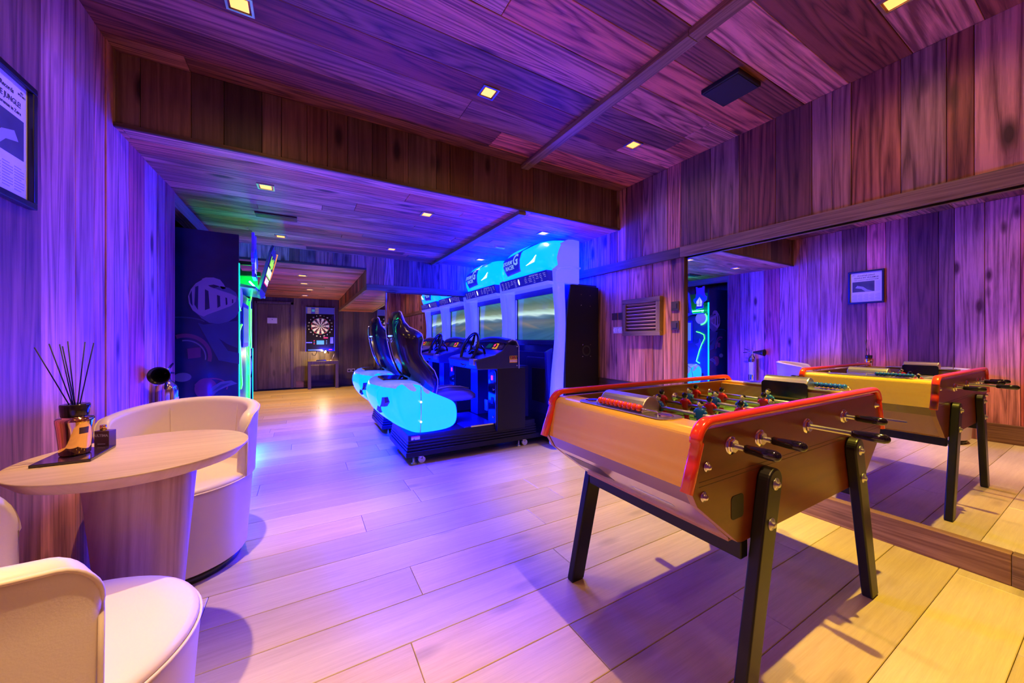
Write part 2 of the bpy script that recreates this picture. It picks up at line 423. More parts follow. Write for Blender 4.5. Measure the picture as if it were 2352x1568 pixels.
# far fascia and passage
vwall('wall_fascia', (2.74, YF), nX, 2.04, 1.80, HL, M_CLAD, .09, .2, 51)
vwall('wall_fascia_left', (.70, YF), nX, 1.60, HP, HL, M_CLAD, .1, .2, 52)
board('trim_11', (.70, YF-.012, 1.735), (2.72, YF+.03, 1.815), 0, M_TRIM, 21, ln=3)
board('trim_12', (-.9, YF-.012, HP-.004), (.70, YF+.02, HP+.02), 0, M_DARKW, 22)
planks('ceiling_soffit', (2.72, YF+.03, 1.742), nX, Y, 1.62, YM-YF, .1, .2, M_CEIL, seed=23)
planks('ceiling_soffit_passage', (1.1, YF+.03, 1.742), nX, Y, .39, YE-YF, .12, .25, M_CEIL, seed=24)
# soffit side, faces -X
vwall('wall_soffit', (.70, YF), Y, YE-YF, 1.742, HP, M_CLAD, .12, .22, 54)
board('trim_13', (.69, YF+.03, 1.735), (.735, YE, 1.80), 1, M_TRIM, 25, ln=5)
planks('ceiling_passage', (.70, YF+.02, HP), nX, Y, 2.4, YE-YF, .1, .22, M_CEIL, 2, 4, seed=61)
mb = MB().box((.965, YM, 0), (2.73, YM+.006, 1.742))
o = obj('wall_mirror', mb, M_MIRROR); tag(o, 'tall mirror on the far wall behind the racing cabinets', 'mirror')
a = Vector((.955, YM+.012)); b = Vector((1.07, YE)); d = (b-a).normalized(); n = Vector((d.y, -d.x))
mb = MB().add([(p.x+n.x*t, p.y+n.y*t, z) for z in (0, 1.742) for p, t in ((a,0),(b,0),(b,.006),(a,.006))],
              [(0,1,2,3),(4,5,6,7),(0,1,5,4),(1,2,6,5),(2,3,7,6),(3,0,4,7)])
o = obj('wall_mirror', mb, M_MIRROR); tag(o, 'mirror on the right side of the far passage, reflecting the dartboard', 'mirror')
mb = MB().box((.948, YM-.012, 0), (.968, YM+.010, 1.74))
o = obj('mirror_edge_profile', mb, M_CHROME, bevel=.003); tag(o, 'slim chrome corner profile where the two far mirrors meet', 'profile')
# back wall of the passage, faces -Y
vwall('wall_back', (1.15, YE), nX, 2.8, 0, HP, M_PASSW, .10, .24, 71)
board('baseboard_back', (-.02, YE-.02, 0), (1.07, YE, .15), 0, M_DARKW, 27, ln=3)
board('baseboard_back_left', (-.17, YE-.02, 0), (-.02, YE, .15), 0, M_TRIM, 28)
# passage left side and alcove behind the ghost cabinet
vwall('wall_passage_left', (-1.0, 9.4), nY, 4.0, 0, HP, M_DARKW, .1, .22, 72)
vwall('wall_alcove_back', (-.98, 5.42), nX, .75, 0, 2.5, M_DARKW, .1, .22, 73)
vwall('wall_alcove_left', (-1.62, 5.42), nY, 1.9, 0, 2.5, M_DARKW, .1, .22, 74)
mb = MB().box((-1.7, 3.50, 2.4), (-.93, 5.5, 2.42)).box((-1.7, 3.50, 0), (-.9, 3.52, 2.4))
struct(obj('wall_alcove_front', mb, M_DARKW))
board('trim_14', (-.93, 3.56, HL-.10), (-.835, 5.05, HL+.03), 1, M_TRIM, 31)
# shell behind the camera
vwall('wall_rear', (-1.0, -1.76), X, 3.8, 0, HC, M_CLAD, .1, .25, 75)
board('baseboard_left', (-.905, -1.7, 0), (-.852, .85, .2), 1, M_TRIM, 33, ln=2)
mb = MB().box((-1.75, -1.8, 2.65), (2.9, 9.5, 2.7)).box((2.79, -1.8, -.03), (2.86, 9.5, 2.66)).box((-1.0, -1.85, 0), (2.8, -1.82, 2.6)).box((-1.75, 9.44, 0), (2.9, 9.5, 2.6)).box((-1.8, -1.8, -.06), (2.9, 9.5, -.04))
struct(obj('wall_shell', mb, M_BACK))
# door at the end of the passage
M_DOORW = M_CLAD
root = struct(planks('door_1', (-.27, YE-.03, .01), Z, nX, 1.83, .60, .12, .25, M_PASSW, seed=81, bk=.02))
mb = MB().box((-.27, YE-.05, 0), (-.215, YE-.005, 1.90)).box((-.90, YE-.05, 1.845), (-.215, YE-.005, 1.90)).box((-.93, YE-.05, 0), (-.875, YE-.005, 1.90))
struct(obj('trim_15', mb, M_CONS, bevel=.003))
for zz in (.35, .95, 1.3, 1.62):
    pass

# ---------------------------------------------------------------- table football
M_GREEN = mat('playfield_green', (.10, .22, .09), .35, coat=.3)
M_LINE = mat('line_white', (.8, .8, .75), .5)
M_JRED = mat('jersey_red', (.62, .012, .015), .22, coat=.4)
M_JBLUE = mat('jersey_blue', (.008, .12, .55), .22, coat=.4)
M_SKIN = mat('figure_skin', (.85, .72, .50), .35)
M_SHORT = mat('figure_white', (.85, .82, .72), .35)
M_BEADR = mat('bead_red', (.85, .06, .015), .2, coat=.3)
M_BEADB = mat('bead_blue', (.01, .11, .8), .2, coat=.3)
M_PINKLAM = mat('pale_laminate', (.62, .42, .36), .22, coat=.5)
M_PLY = mat('plywood_edge', (.55, .33, .2), .5)
def football_table():
    c = 1.60; yn, yf = .600, 1.272
    R = thing('table_football', 'pale wood table football with red rails and black legs beside the wall mirror', 'football table', (c, (yn+yf)/2, 0))
    side = [(-.655, .842), (-.64, .848), (.64, .848), (.655, .842), (.705, .69), (.68, .64), (.50, .492), (.48, .486), (-.46, .486), (-.48, .492), (-.675, .64), (-.705, .69)]
    side = [(c+x, z) for x, z in side]
    for nm, y0, y1 in (('near', yn, yn+.022), ('far', yf-.022, yf)):
        mb = MB().prism(side, 'y', y0, y1, 0, 1)
        if nm == 'near':      # black plate stands in for the dark inside of a hole
            pass
        s = obj('side_panel', mb, [M_BEECHSHADE, M_PLY], R, bevel=.002)
        if nm == 'near':
            hp = rrect(1.085, .565, 1.150, .635, .012)
            obj('dark_hole_plate', MB().prism(hp, 'y', yn-.0012, yn+.004), M_BLK, s)
            mb = MB()
            for z in (.693, .706): mb.box((.93, yn-.0006, z), (2.28, yn+.002, z+.0013))
            obj('groove', mb, mat('groove_shade', (.12, .05, .03), .6), s)
    # end shells
    for sg in (1, -1):
        def q(x): return c+sg*(x-c)
        out = [(1.035, .8485), (.962, .8485)]+[(.962+.032*math.cos(t), .8165+.032*math.sin(t)) for t in [PI/2+.13*i*PI/2 for i in range(1, 8)]]+[(.899, .69)]
        inn = [(.912, .69), (.945, .80), (.968, .832), (1.035, .836)]
        mb = MB().prism([(q(x), z) for x, z in out+inn], 'y', yn+.0225, yf-.0225)
        e = obj('end_panel', mb, M_BEECHLIT, R)
        for p in e.data.polygons: p.use_smooth = False
        out = [(.899, .690), (.928, .640), (.945, .640), (.915, .690)]
        obj('end_band', MB().prism([(q(x), z) for x, z in out], 'y', yn+.0225, yf-.0225), mat('smoked_laminate', (.30, .19, .17), .15, coat=.6), R)
        out = [(.928, .640), (1.115, .492), (1.13, .505), (.945, .655)]
        s = obj('underside_panel', MB().prism([(q(x), z) for x, z in out], 'y', yn+.0225, yf-.0225), M_PINKLAM, R)
        d = Vector((.187, -.148)).normalized(); nrm = Vector((d.y, -d.x))
        for (y0, y1, t0, t1) in ((1.02, 1.23, .05, .15), (.74, .90, .10, .125)):
            pts = []
            for t, o_ in ((t0, .0012), (t1, .0012), (t1, -.004), (t0, -.004)):
                p = Vector((.928, .640))+d*t+nrm*o_; pts.append((q(p.x), p.y))
            obj('ball_slot', MB().prism(pts, 'y', y0, y1), M_BRONZE if t1 > .14 else M_ALU, s, bevel=.002)
    obj('bottom_board', MB().box((c-.49, yn+.0225, .487), (c+.49, yf-.0225, .498)), M_BEECHI, R)
    # playing field
    pf = obj('playfield', MB().box((1.036, yn+.0225, .690), (2.164, yf-.0225, .700)), M_GREEN, R)
    mb = MB(); ym = (yn+yf)/2
    mb.box((c-.0015, yn+.025, .700), (c+.0015, yf-.025, .7006))
    for x in (1.27, 1.93): mb.box((x-.0015, ym-.18, .700), (x+.0015, ym+.18, .7006))
    for s_ in (-1, 1):
        for y in (ym-.18, ym+.18): mb.box((c+s_*.33, y-.0015, .700), (c+s_*.56, y+.0015, .7006))
    mb.tube([(c+.09*math.cos(2*PI*i/40), ym+.09*math.sin(2*PI*i/40), .7003) for i in range(40)], .0012, 6, closed=True)
    obj('field_lines', mb, M_LINE, pf)['kind'] = 'stuff'
    for x in (1.036, 2.164):
        s_ = 1 if x < c else -1
        w_ = obj('inner_wall', MB().box((x-s_*.0, yn+.0225, .70), (x+s_*.014, yf-.0225, .836)), M_BEECHI, R, bevel=.001)
        g = MB().prism(rrect(ym-.105, .66, ym+.105, .79, .02), 'x', x+s_*.0145, x+s_*.016)
        obj('goal_mouth', g, M_BLK, w_)
    # red rails
    P = [(-.716, .686), (-.690, .755), (-.668, .815)]+[(-.615+.062*math.cos(t), .806+.062*math.sin(t)) for t in [PI*.93-.043*PI*i for i in range(0, 11)]]
    P = P+[(-x, z) for x, z in P[::-1]]
    for y0 in (yn-.012, yf-.022):
        rings = []
        for i, (x, z) in enumerate(P):
            a, b = P[max(i-1, 0)], P[min(i+1, len(P)-1)]
            t = Vector((b[0]-a[0], b[1]-a[1])).normalized(); n = Vector((-t.y, t.x))
            rings.append([(c+x+n.x*v, y0+u, z+n.y*v) for u, v in rrect(0, -.010, .034, .012, .009, 3)])
        obj('rail', MB().loft(rings), M_RED, R)
    # legs
    for (y0, y1, dx, yo) in ((yn-.037, yn, 0, -1), (yf, yf+.037, -.035, 1)):
        for sg in (1, -1):
            b0, b1 = Vector((c-.49+dx*(sg > 0), 0)), Vector((c-.335+dx*(sg > 0), .655))
            if sg < 0: b0.x, b1.x = 2*c-b0.x+.015, 2*c-b1.x+.0
            u = (b1-b0).normalized(); n = Vector((u.y, -u.x)); w0, w1 = .034, .042
            poly = [b0-n*w0, b0+n*w0]
            poly[0] = poly[0]-u*(poly[0].y/u.y); poly[1] = poly[1]-u*(poly[1].y/u.y)
            a0 = math.atan2(n.y, n.x)
            poly += [b1+Vector((math.cos(a0+PI*i/14), math.sin(a0+PI*i/14)))*w1 for i in range(15)]
            lg = obj('leg', MB().prism([(p.x, max(p.y, .003)) for p in poly], 'y', y0, y1), M_BLKSATIN, R, bevel=.006, seg=3)
            obj('foot_pad', MB().box((b0.x-.03, y0+.003, 0), (b0.x+.03, y1-.003, .004)), M_RUBBER, lg)
            for t in (-.005, -.125):
                q_ = b1+u*t; yy = y0 if yo < 0 else y1
                mb = MB().lathe((q_.x, yy, q_.y), [(.0, .012), (.006, .012), (.009, .010), (.009, .004), (.019, .002), (.0195, 0), (0, 0)], 18, axis=(0, yo, 0))
                obj('bolt', mb, M_STEEL, lg)
    for x in (c-.44, c+.44):
        obj('crossbar', MB().box((x-.019, yn+.002, .432), (x+.019, yf-.002, .486)), M_BLKSATIN, R, bevel=.003)
    for x, z in ((.965, .745), (.95, .665), (2.235, .80)):
        obj('cap_nut', MB().lathe((x, yn, z), [(0, .014), (.005, .013), (.008, .009), (.009, .004), (.014, .003), (.015, 0), (0, 0)], 16, axis=(0, -1, 0)), M_CHROME, R)
    # score counters and ball cups
    def plate(end, beadm, ys, n):
        sg = 1 if end == 0 else -1
        def q(x): return c+sg*(x-c)
        y0, y1 = ym-.22, ym+.20
        pr = rrect(min(q(.950), q(1.050)), y0, max(q(.950), q(1.050)), y1, .035, 6)
        pl = obj('counter_plate', MB().prism(pr, 'z', .8487, .8525), M_ALU, R, bevel=.001)
        for y in (y0+.045, y1-.045):
            obj('ball_cup', MB().lathe((q(.998), y, .8528), [(.030, .0), (.031, .002), (.028, .0022), (.022, .0008), (.0, .0002)], 24), M_CHROME, pl)
        dome = MB(); r = .043; xx = 1.012
        a = [(xx+r*math.cos(t)*1.05, .8525+.052*math.sin(t)) for t in [PI*i/12 for i in range(13)]]
        dome.prism([(q(x), z) for x, z in a], 'y', ym-.115, ym+.085)
        dm = obj('goal_hood', dome, M_ALU, pl, bevel=.004)
        # black rounded back of the hood towards the field
        bk = MB().prism(rrect(ym-.118, .800, ym+.088, .878, .016), 'x', q(1.050), q(1.060))
        obj('goal_hood_back', bk, M_BLKPLAST, pl, bevel=.002)
        bar = [(q(.963), ys[0]-.004, .853), (q(.963), ys[0]-.004, .866), (q(.963), ys[0]+.002, .869), (q(.963), ys[1]-.002, .869), (q(.963), ys[1]+.004, .866), (q(.963), ys[1]+.004, .853)]
        obj('counter_wire', MB().tube(bar, .0022, 8), M_CHROME, pl)
        for i in range(n):
            y = (ys[1]-.016-i*.0198) if end == 0 else (ys[0]+.016+i*.0178)
            obj('counter_bead', MB().lathe((q(.963), y-.0095, .869), [(.003, 0), (.0085, .0015), (.0118, .006), (.0128, .0095), (.0118, .013), (.0085, .0175), (.003, .019)], 14, axis=(0, 1, 0)), beadm, pl)
    plate(0, M_BEADR, (ym-.175, ym+.09), 10)
    plate(1, M_BEADB, (ym-.245, ym-.02), 10)
    mb = MB().box((2.19, yn+.05, .8487), (2.215, yn+.11, .855))
    # rods and figures
    X0 = 1.084
    near = {0: .562, 1: .566, 3: .476, 5: .563}
    figs = {0: [1.02], 1: [1.24, .99], 2: [1.10, .90, .69], 3: [1.20, 1.075, .954, .822, .70], 4: [1.17, 1.03, .907, .79, .675],
            5: [1.232, 1.09, .89], 6: [.945, .72], 7: [.90]}
    tilt = {0: -.1, 1: .15, 2: .0, 3: -.12, 4: .18, 5: .0, 6: -.1, 7: 0}
    zr = .787
    for k in range(8):
        x = X0+.16*k; isn = k in near
        yh = near.get(k, None)
        if isn: y0, y1 = yh-.01, yf-.024+.0
        else: y0, y1 = yn+.026, yf+.075
        rod = obj('rod', MB().cyl((x, y0, zr), (x, y1, zr), .0078, n=16), M_STEEL, R)
        if isn:
            hy = [(.0, 0), (.0095, 0), (.0125, .006), (.0125, .020), (.0145, .05), (.0148, .078), (.011, .087), (.006, .0905), (0, .092)]
            obj('handle', MB().lathe((x, yh, zr), hy, 24, axis=(0, -1, 0)), M_BLKGLOSS, rod)
            mb = MB().lathe((x, yn, zr), [(.009, .013), (.019, .013), (.021, .010), (.021, 0)], 8, sm=False, axis=(0, -1, 0)).lathe((x, yn, zr), [(.009, .004), (.026, .004), (.027, .0)], 24, axis=(0, -1, 0))
            obj('bushing', mb, M_CHROME, rod)
        else:
            hy = [(.0, 0), (.0095, 0), (.0125, .006), (.0145, .05), (.0148, .078), (.011, .087), (0, .092)]
            obj('handle', MB().lathe((x, yf+.07, zr), hy, 20, axis=(0, 1, 0)), M_BLKGLOSS, rod)
        obj('bushing', MB().lathe((x, yf-.022, zr), [(.009, .016), (.012, .016), (.013, .006), (.022, .005), (.023, 0)], 20, axis=(0, -1, 0)), M_CHROME, rod)
        if not isn:
            obj('bushing', MB().lathe((x, yn+.022, zr), [(.009, .016), (.012, .016), (.013, .006), (.022, .005), (.023, 0)], 20, axis=(0, 1, 0)), M_CHROME, rod)
        red = isn; f = 1 if red else -1
        ends = [min(figs[k])-.05, max(figs[k])+.035] if len(figs[k]) < 5 else []
        for yb in ends:
            if yn+.05 < yb < yf-.05:
                obj('bumper', MB().lathe((x, yb-.009, zr), [(.008, 0), (.0135, 0), (.0145, .002), (.0145, .016), (.0135, .018), (.008, .018)], 18, axis=(0, 1, 0)), M_BRONZE, rod)
        for y in figs[k]:
            mb = MB()
            def sec(z, wy, wx, dx=0, n=14, e=.75):
                out = []
                for i in range(n):
                    t = 2*PI*i/n; cx = math.copysign(abs(math.cos(t))**e, math.cos(t)); sy = math.copysign(abs(math.sin(t))**e, math.sin(t))
                    out.append((f*(dx+wx*cx), wy*sy, z))
                return out
            # torso with shoulders (jersey), shorts, legs, boot block, neck and head
            mb.loft([sec(-.024, .0145, .0105), sec(-.010, .0155, .0115), (sec(.006, .0185, .0130)), sec(.018, .0215, .0125), sec(.025, .0185, .0105), sec(.029, .009, .007)], 0)
            for s_ in (-1, 1):   # arms held to the sides
                mb.tube([(0, s_*.0185, .019), (0, s_*.0235, .010), (f*.001, s_*.0225, -.006), (f*.004, s_*.0185, -.014)], [.006, .0062, .005, .0042], 8, 0)
            mb.loft([sec(-.024, .0150, .0110), sec(-.036, .0160, .0118), sec(-.046, .0150, .0105)], 1)
            mb.loft([sec(-.046, .0115, .008), sec(-.060, .0105, .0075), sec(-.070, .0115, .009)], 0 if red else 3)
            mb.loft([sec(-.068, .0135, .0105, .001), sec(-.079, .0145, .0135, .003), sec(-.0835, .0135, .0125, .003)], 4)
            mb.cyl((0, 0, .026), (0, 0, .034), .0062, .0058, 12, 2)
            mb.ball((f*.001, 0, .0435), .0118, 10, 2, (.95, .86, 1.12))
            mb.ball((f*.0118, 0, .0425), .0025, 6, 2)                         # nose
            mb.loft([[(f*(-.0015)+.0132*math.cos(t)*math.sin(a)*.95, .0132*math.sin(t)*math.sin(a)*.9, .0450+.0132*math.cos(a)*1.08) for t in [2*PI*i/16 for i in range(16)]] for a in (.05, .4, .8, 1.15, 1.45)], 4)
            mb.ball((-f*.0048, 0, .0445), .0105, 8, 4, (.9, 1.02, 1.1))       # hair at the back
            for s_ in (-1, 1):
                mb.ball((f*.0108, s_*.004, .0455), .0013, 5, 4); mb.ball((0, s_*.0103, .042), .0026, 5, 2)
            T = Matrix.Translation((x, y, zr)) @ Matrix.Rotation(tilt[k]+random.uniform(-.05, .05), 4, 'Y')
            mb.v = [tuple(T @ Vector(p)) for p in mb.v]
            jers = M_JRED if red else M_JBLUE
            p = obj('player_figure', mb, [jers, M_SHORT, M_SKIN, jers, M_BLKGLOSS], rod)
            p['label'] = 'red player figure' if red else 'blue player figure'
    return R
football_table()

# ---------------------------------------------------------------- racing cabinets
M_CYAN = mat('lit_cyan_plastic', (.01, .02, .10), .2, coat=.15, emit=(0.0, .0047, 1.0), es=EM_BLUE)
M_GLOW = mat('translucent_white_plastic', (.30, .30, .78), .22, coat=.4, emit=(.03, .035, 1.0), es=3)
M_SHELLW = mat('shell_white_plastic', (.50, .50, .75), .18, coat=.5, emit=(.03, .12, 1.0), es=1.2)
M_CABK = mat('cabinet_black', (.007, .005, .014), .5, spec=.3, bump=.2, bscale=900)
M_CABBL = mat('cabinet_navy', (.010, .010, .16), .4, coat=.2)
M_DASH = mat('dashboard_blue_black', (.012, .016, .10), .35)
M_SEATSH = mat('seat_shell_gloss', (.012, .008, .02), .16, coat=.2)
M_SEATED = mat('seat_edge_trim', (.35, .35, .5), .3)
M_CUSH = mat('seat_vinyl', (.05, .045, .20), .35, bump=.1)
M_YEL = mat('sticker_yellow', (.85, .42, .02), .4)
M_STRED = mat('sticker_red', (.7, .03, .03), .4)
M_STWH = mat('sticker_white', (.75, .75, .8), .4)
M_LEDR = emis('led_red', (1, .02, .08), 3)
M_LEDW = emis('led_white', (.75, .85, 1), 6)
M_LEDB = emis('led_blue', (.05, .12, 1), 12)
M_LOGOBL = emis('plaque_blue', (.004, .01, .55), 1)
M_LOGOLT = emis('plaque_letters', (.22, .40, .95), 1)
M_STRIP = emis('instruction_strip', (.004, .004, .35), 1)
M_STRIPT = emis('instruction_text', (.25, .22, .85), .8)

def screen_mat():
    m, t, N, L, b = nt('race_screen')
    uv = N.new('ShaderNodeTexCoord'); sx = N.new('ShaderNodeSeparateXYZ'); L.new(uv.outputs['Generated'], sx.inputs[0])
    def M(op, a, c=None, d=None, clamp=False):
        n = N.new('ShaderNodeMath'); n.operation = op; n.use_clamp = clamp
        for i, x in enumerate((a, c, d)):
            if x is None: continue
            if isinstance(x, (int, float)): n.inputs[i].default_value = x
            else: L.new(x, n.inputs[i])
        return n.outputs[0]
    y = M('SUBTRACT', 1.0, sx.outputs[1]); z = sx.outputs[2]        # y: 0 at the far edge seen left in the picture -> grows to the right
    # streaks radiate from a point right of the screen
    dx = M('SUBTRACT', 1.5, y); dz = M('SUBTRACT', z, .42)
    ang = M('DIVIDE', dz, dx)
    n = N.new('ShaderNodeTexNoise'); n.noise_dimensions = '2D'; n.inputs['Scale'].default_value = 1; n.inputs['Detail'].default_value = 2.5
    c = N.new('ShaderNodeCombineXYZ'); L.new(M('MULTIPLY', ang, 9), c.inputs[0]); L.new(M('MULTIPLY', y, 1.4), c.inputs[1]); L.new(c.outputs[0], n.inputs['Vector'])
    r = N.new('ShaderNodeValToRGB'); cr = r.color_ramp
    cr.elements[0].position = .0; cr.elements[0].color = (.02, .09, .20, 1); cr.elements[1].position = 1.0; cr.elements[1].color = (.05, .19, .25, 1)
    for p, col in ((.16, (.03, .10, .24)), (.30, (.05, .12, .18)), (.44, (.12, .15, .16)), (.52, (.06, .13, .20)), (.575, (.14, .26, .34)), (.62, (.62, .85, .80)), (.655, (.50, .75, .66)), (.73, (.20, .28, .18)), (.85, (.09, .17, .10))):
        e = cr.elements.new(p); e.color = (*col, 1)
    pos = M('ADD', z, M('MULTIPLY', M('SUBTRACT', n.outputs['Fac'], .5), .13))
    pos = M('ADD', pos, M('MULTIPLY', y, .05)); L.new(pos, r.inputs[0])
    # amber wedge in the lower right
    w1 = M('SUBTRACT', M('SUBTRACT', .52, M('MULTIPLY', y, .42)), z); w2 = M('SUBTRACT', z, M('SUBTRACT', .30, M('MULTIPLY', y, .12)))
    wd = M('MULTIPLY', M('MULTIPLY', w1, 22, None, True), M('MULTIPLY', w2, 9, None, True), None, True)
    wd = M('MULTIPLY', wd, M('MULTIPLY', y, 1.15, None, True))
    mx = N.new('ShaderNodeMix'); mx.data_type = 'RGBA'; L.new(wd, mx.inputs[0]); L.new(r.outputs[0], mx.inputs[6]); mx.inputs[7].default_value = (.46, .27, .10, 1)
    st = M('ADD', .8, M('MULTIPLY', n.outputs['Fac'], .5))
    L.new(mx.outputs[2], b.inputs['Emission Color']); L.new(st, b.inputs['Emission Strength'])
    b.inputs['Base Color'].default_value = (.01, .01, .02, 1); b.inputs['Roughness'].default_value = .12
    return m
M_SCREEN = screen_mat()

Z3 = Vector((0, 0, 1))
M_EMBLEM = mat('emblem_dark_chrome', (.12, .10, .22), .2, .8)
def racer():
    yc = 3.412; y0, y1 = 2.862, 3.962
    R = thing('racing_arcade_cabinet', 'nearer sit-down racing cabinet with glowing cyan hood, behind the table football', 'arcade machine', (1.7, yc, 0), 'sit-down racing cabinets in a row')
    yb0, yb1 = 3.13, 3.83; ys = (yb0+yb1)/2
    # ---- base
    mb = MB().box((.775, yb0+.02, .135), (2.08, yb1-.02, .262))
    for i, z in enumerate((.125, .150, .175, .200)): mb.box((.760+.004*i, yb0+.006+.003*i, z), (2.09, yb1-.006-.003*i, z+.017))
    mb.box((.752, yb0, .072), (2.25, yb1, .118))
    obj('base', mb, M_CABK, R, bevel=.004)
    for x, y in ((.83, yb0+.05), (1.90, yb0+.05), (.83, yb1-.06)):
        mb = MB().tube([(x+.06, y, .075), (x+.06, y, .055), (x+.075, y, .035)], [.018, .02, .012], 10)
        mb.cyl((x+.07, y-.012, .030), (x+.07, y+.012, .030), .030, n=20, mi=1)
        mb.lathe((x, y, 0), [(0, 0), (.024, 0), (.024, .008), (.012, .014), (.009, .02), (.009, .075), (0, .075)], 16)
        obj('caster', mb, [M_STEEL, M_WHITE], R)
    # warning label on the base
    lb = obj('warning_label', MB().box((.80, yb0-.0012+.02, .200), (.875, yb0+.0205, .250), 0).box((.80, yb0-.002+.02, .240), (.875, yb0+.0195, .250), 1).add([(.812, yb0+.0175, .207), (.836, yb0+.0175, .207), (.824, yb0+.0175, .232)], [(0, 1, 2)], 2), [M_STWH, M_STRED, M_CABBL], R)
    # ---- lit rear shell wrapped round the seat
    prof = [(1.185, .300), (1.195, .42), (1.185, .50), (1.15, .545), (1.02, .60), (.93, .645), (.875, .70), (.80, .712), (.70, .725), (.655, .69), (.64, .61), (.66, .50), (.70, .40), (.78, .30), (.86, .285), (1.0, .285)]
    def shell(y, fx, ox, top=0.0, short=None):
        out = []
        for x, z in prof:
            xx = x
            if short is not None and x > short: xx = short-.0*(z)
            if x < .80: xx = .80-(.80-x)*fx
            out.append((xx-ox, y, z+(top if z > .65 else 0)))
        return out
    rings = [shell(yb0-.028, .75, -.02, -.03), shell(yb0-.038, 1.0, 0), shell(yb0+.00, 1.45, 0, .01), shell(yb0+.045, 1.75, 0, .015), shell(yb0+.06, 1.82, 0, .02, .96), shell(ys-.12, 1.98, 0, .015, .94), shell(ys, 2.05, 0, .01, .93), shell(ys+.12, 1.98, 0, .015, .94),
             shell(yb1-.06, 1.82, 0, .02, .96), shell(yb1-.045, 1.75, 0, .015), shell(yb1, 1.45, 0, .01), shell(yb1+.038, 1.0, 0), shell(yb1+.028, .75, -.02, -.03)]
    sh = obj('rear_shell', MB().loft(rings, 0), M_CYAN, R)
    sh.data.materials.append(M_SHELLW)
    for p in sh.data.polygons:
        cz = p.center.z
        if cz > .695 or (cz > .655 and abs(p.normal.z) > .6): p.material_index = 1
    sb = sh.modifiers.new('sub', 'SUBSURF'); sb.levels = 1; sb.render_levels = 2
    obj('shell_inset', MB().prism([(.60, ys-.15), (.66, ys-.20), (.78, ys-.20), (.82, ys-.13), (.82, ys+.13), (.78, ys+.20), (.66, ys+.20), (.60, ys+.15)], 'z', .715, .742), M_BLKGLOSS, sh, bevel=.008)
    obj('shell_seam', MB().tube([(.86, yb0-.050, .29), (.865, yb0-.056, .45), (.865, yb0-.052, .60), (.87, yb0-.034, .69), (.87, yb0+.02, .724)], .0035, 8), M_CHROME, sh)
    for z in (.385, .555): obj('shell_lamp', MB().ball((.864, yb0-.056, z), .009, 8), M_LEDW, sh)
    eo = Vector((.585, 3.135, 0)); ed = Vector((-.105, .30, 0)).normalized(); en = Vector((-ed.y, ed.x, 0))
    pts = [(-.02, .615), (.13, .600), (.15, .575), (.09, .545), (.11, .495), (.06, .475), (.045, .53), (-.01, .535), (-.03, .57)]
    A = [eo+ed*u+Z3*z+en*.022 for u, z in pts]; B = [eo+ed*u+Z3*z-en*.03 for u, z in pts]; n_ = len(A)
    obj('emblem', MB().add(A, [tuple(range(n_))]).add(B, [tuple(range(n_))]).add(A+B, [(k, (k+1) % n_, (k+1) % n_+n_, k+n_) for k in range(n_)]), M_EMBLEM, sh, bevel=.003)
    for x0, x1, z in ((1.02, 1.10, .47), (1.04, 1.10, .355)):
        obj('shell_highlight_trim', MB().prism([(x0, z+.008), (x0+.01, z-.004), (x1-.01, z-.008), (x1, z+.004)], 'y', yb0-.0425, yb0-.036), M_STWH, sh) if False else None
    # ---- seat: bucket back lofted in height, U-shaped in plan
    lv = [(.590, .950, 1.050, .235), (.66, .900, 1.062, .240), (.72, .845, 1.062, .245), (.80, .785, 1.03, .248), (.90, .740, .935, .250), (.96, .722, .905, .250), (1.02, .708, .905, .252), (1.09, .694, .925, .250), (1.135, .688, .915, .240),
          (1.165, .686, .885, .215), (1.20, .685, .815, .190), (1.25, .687, .775, .178), (1.30, .694, .760, .168), (1.335, .705, .752, .145), (1.345, .715, .745, .12)]
    rings = []
    for z, xb, xf, hw in lv:
        o_ = []
        t = .035
        outer = [(xf, hw), (xb+(xf-xb)*.5, hw+.008), (xb+.04, hw-.01), (xb+.006, hw*.75), (xb, hw*.4), (xb-.004, 0)]
        outer += [(x, -y) for x, y in outer[-2::-1]]
        inner = [(xf+.004, -hw+t*.9), (xb+(xf-xb)*.6, -hw+t), (xb+.055, -hw*.80+t*.3), (xb+.045, -hw*.5), (xb+.040, 0)]
        inner += [(x, -y) for x, y in inner[-2::-1]]
        rings.append([(x, ys+y, z) for x, y in outer[::-1]][::-1]+[(x, ys+y, z) for x, y in inner])
    st = obj('seat_back', MB().loft(rings), M_SEATSH, R)
    for s_ in (-1, 1):
        obj('seat_edge_trim', MB().tube([(xf+.002, ys+s_*(hw-.012), z) for z, xb, xf, hw in lv], .010, 8), M_SEATED, st)
        obj('harness_slot', MB().tube([(.683+.012*0, ys+s_*.085+.028*math.cos(a), 1.085+.016*math.sin(a)) for a in [2*PI*i/20 for i in range(20)]], .004, 6, closed=True), M_CHROME, st)
    obj('seat_lamp', MB().box((.678, ys-.065, 1.117), (.688, ys+.045, 1.128)), M_LEDB, st, bevel=.003)
    obj('seat_spine_strip', MB().tube([(xb-.006, ys+.13, z) for z, xb, xf, hw in lv[:12]], .009, 8), M_CHROME, st)
    cush = []
    for x, zt, zb in ((1.02, .585, .50), (1.06, .605, .49), (1.20, .622, .485), (1.34, .618, .485), (1.42, .598, .49), (1.455, .565, .51)):
        cush.append([(x, ys+y, (zb+zt)/2+z*(zt-zb)) for y, z in rrect(-.225, -.5, .225, .5, .18, 4)])
    sc_ = obj('seat_cushion', MB().loft(cush), M_CUSH, R)
    obj('cushion_piping', MB().tube([(1.05, ys-.12, .612), (1.20, ys-.10, .628), (1.34, ys-.10, .624), (1.43, ys-.11, .600)], .005, 8), M_SEATED, sc_)
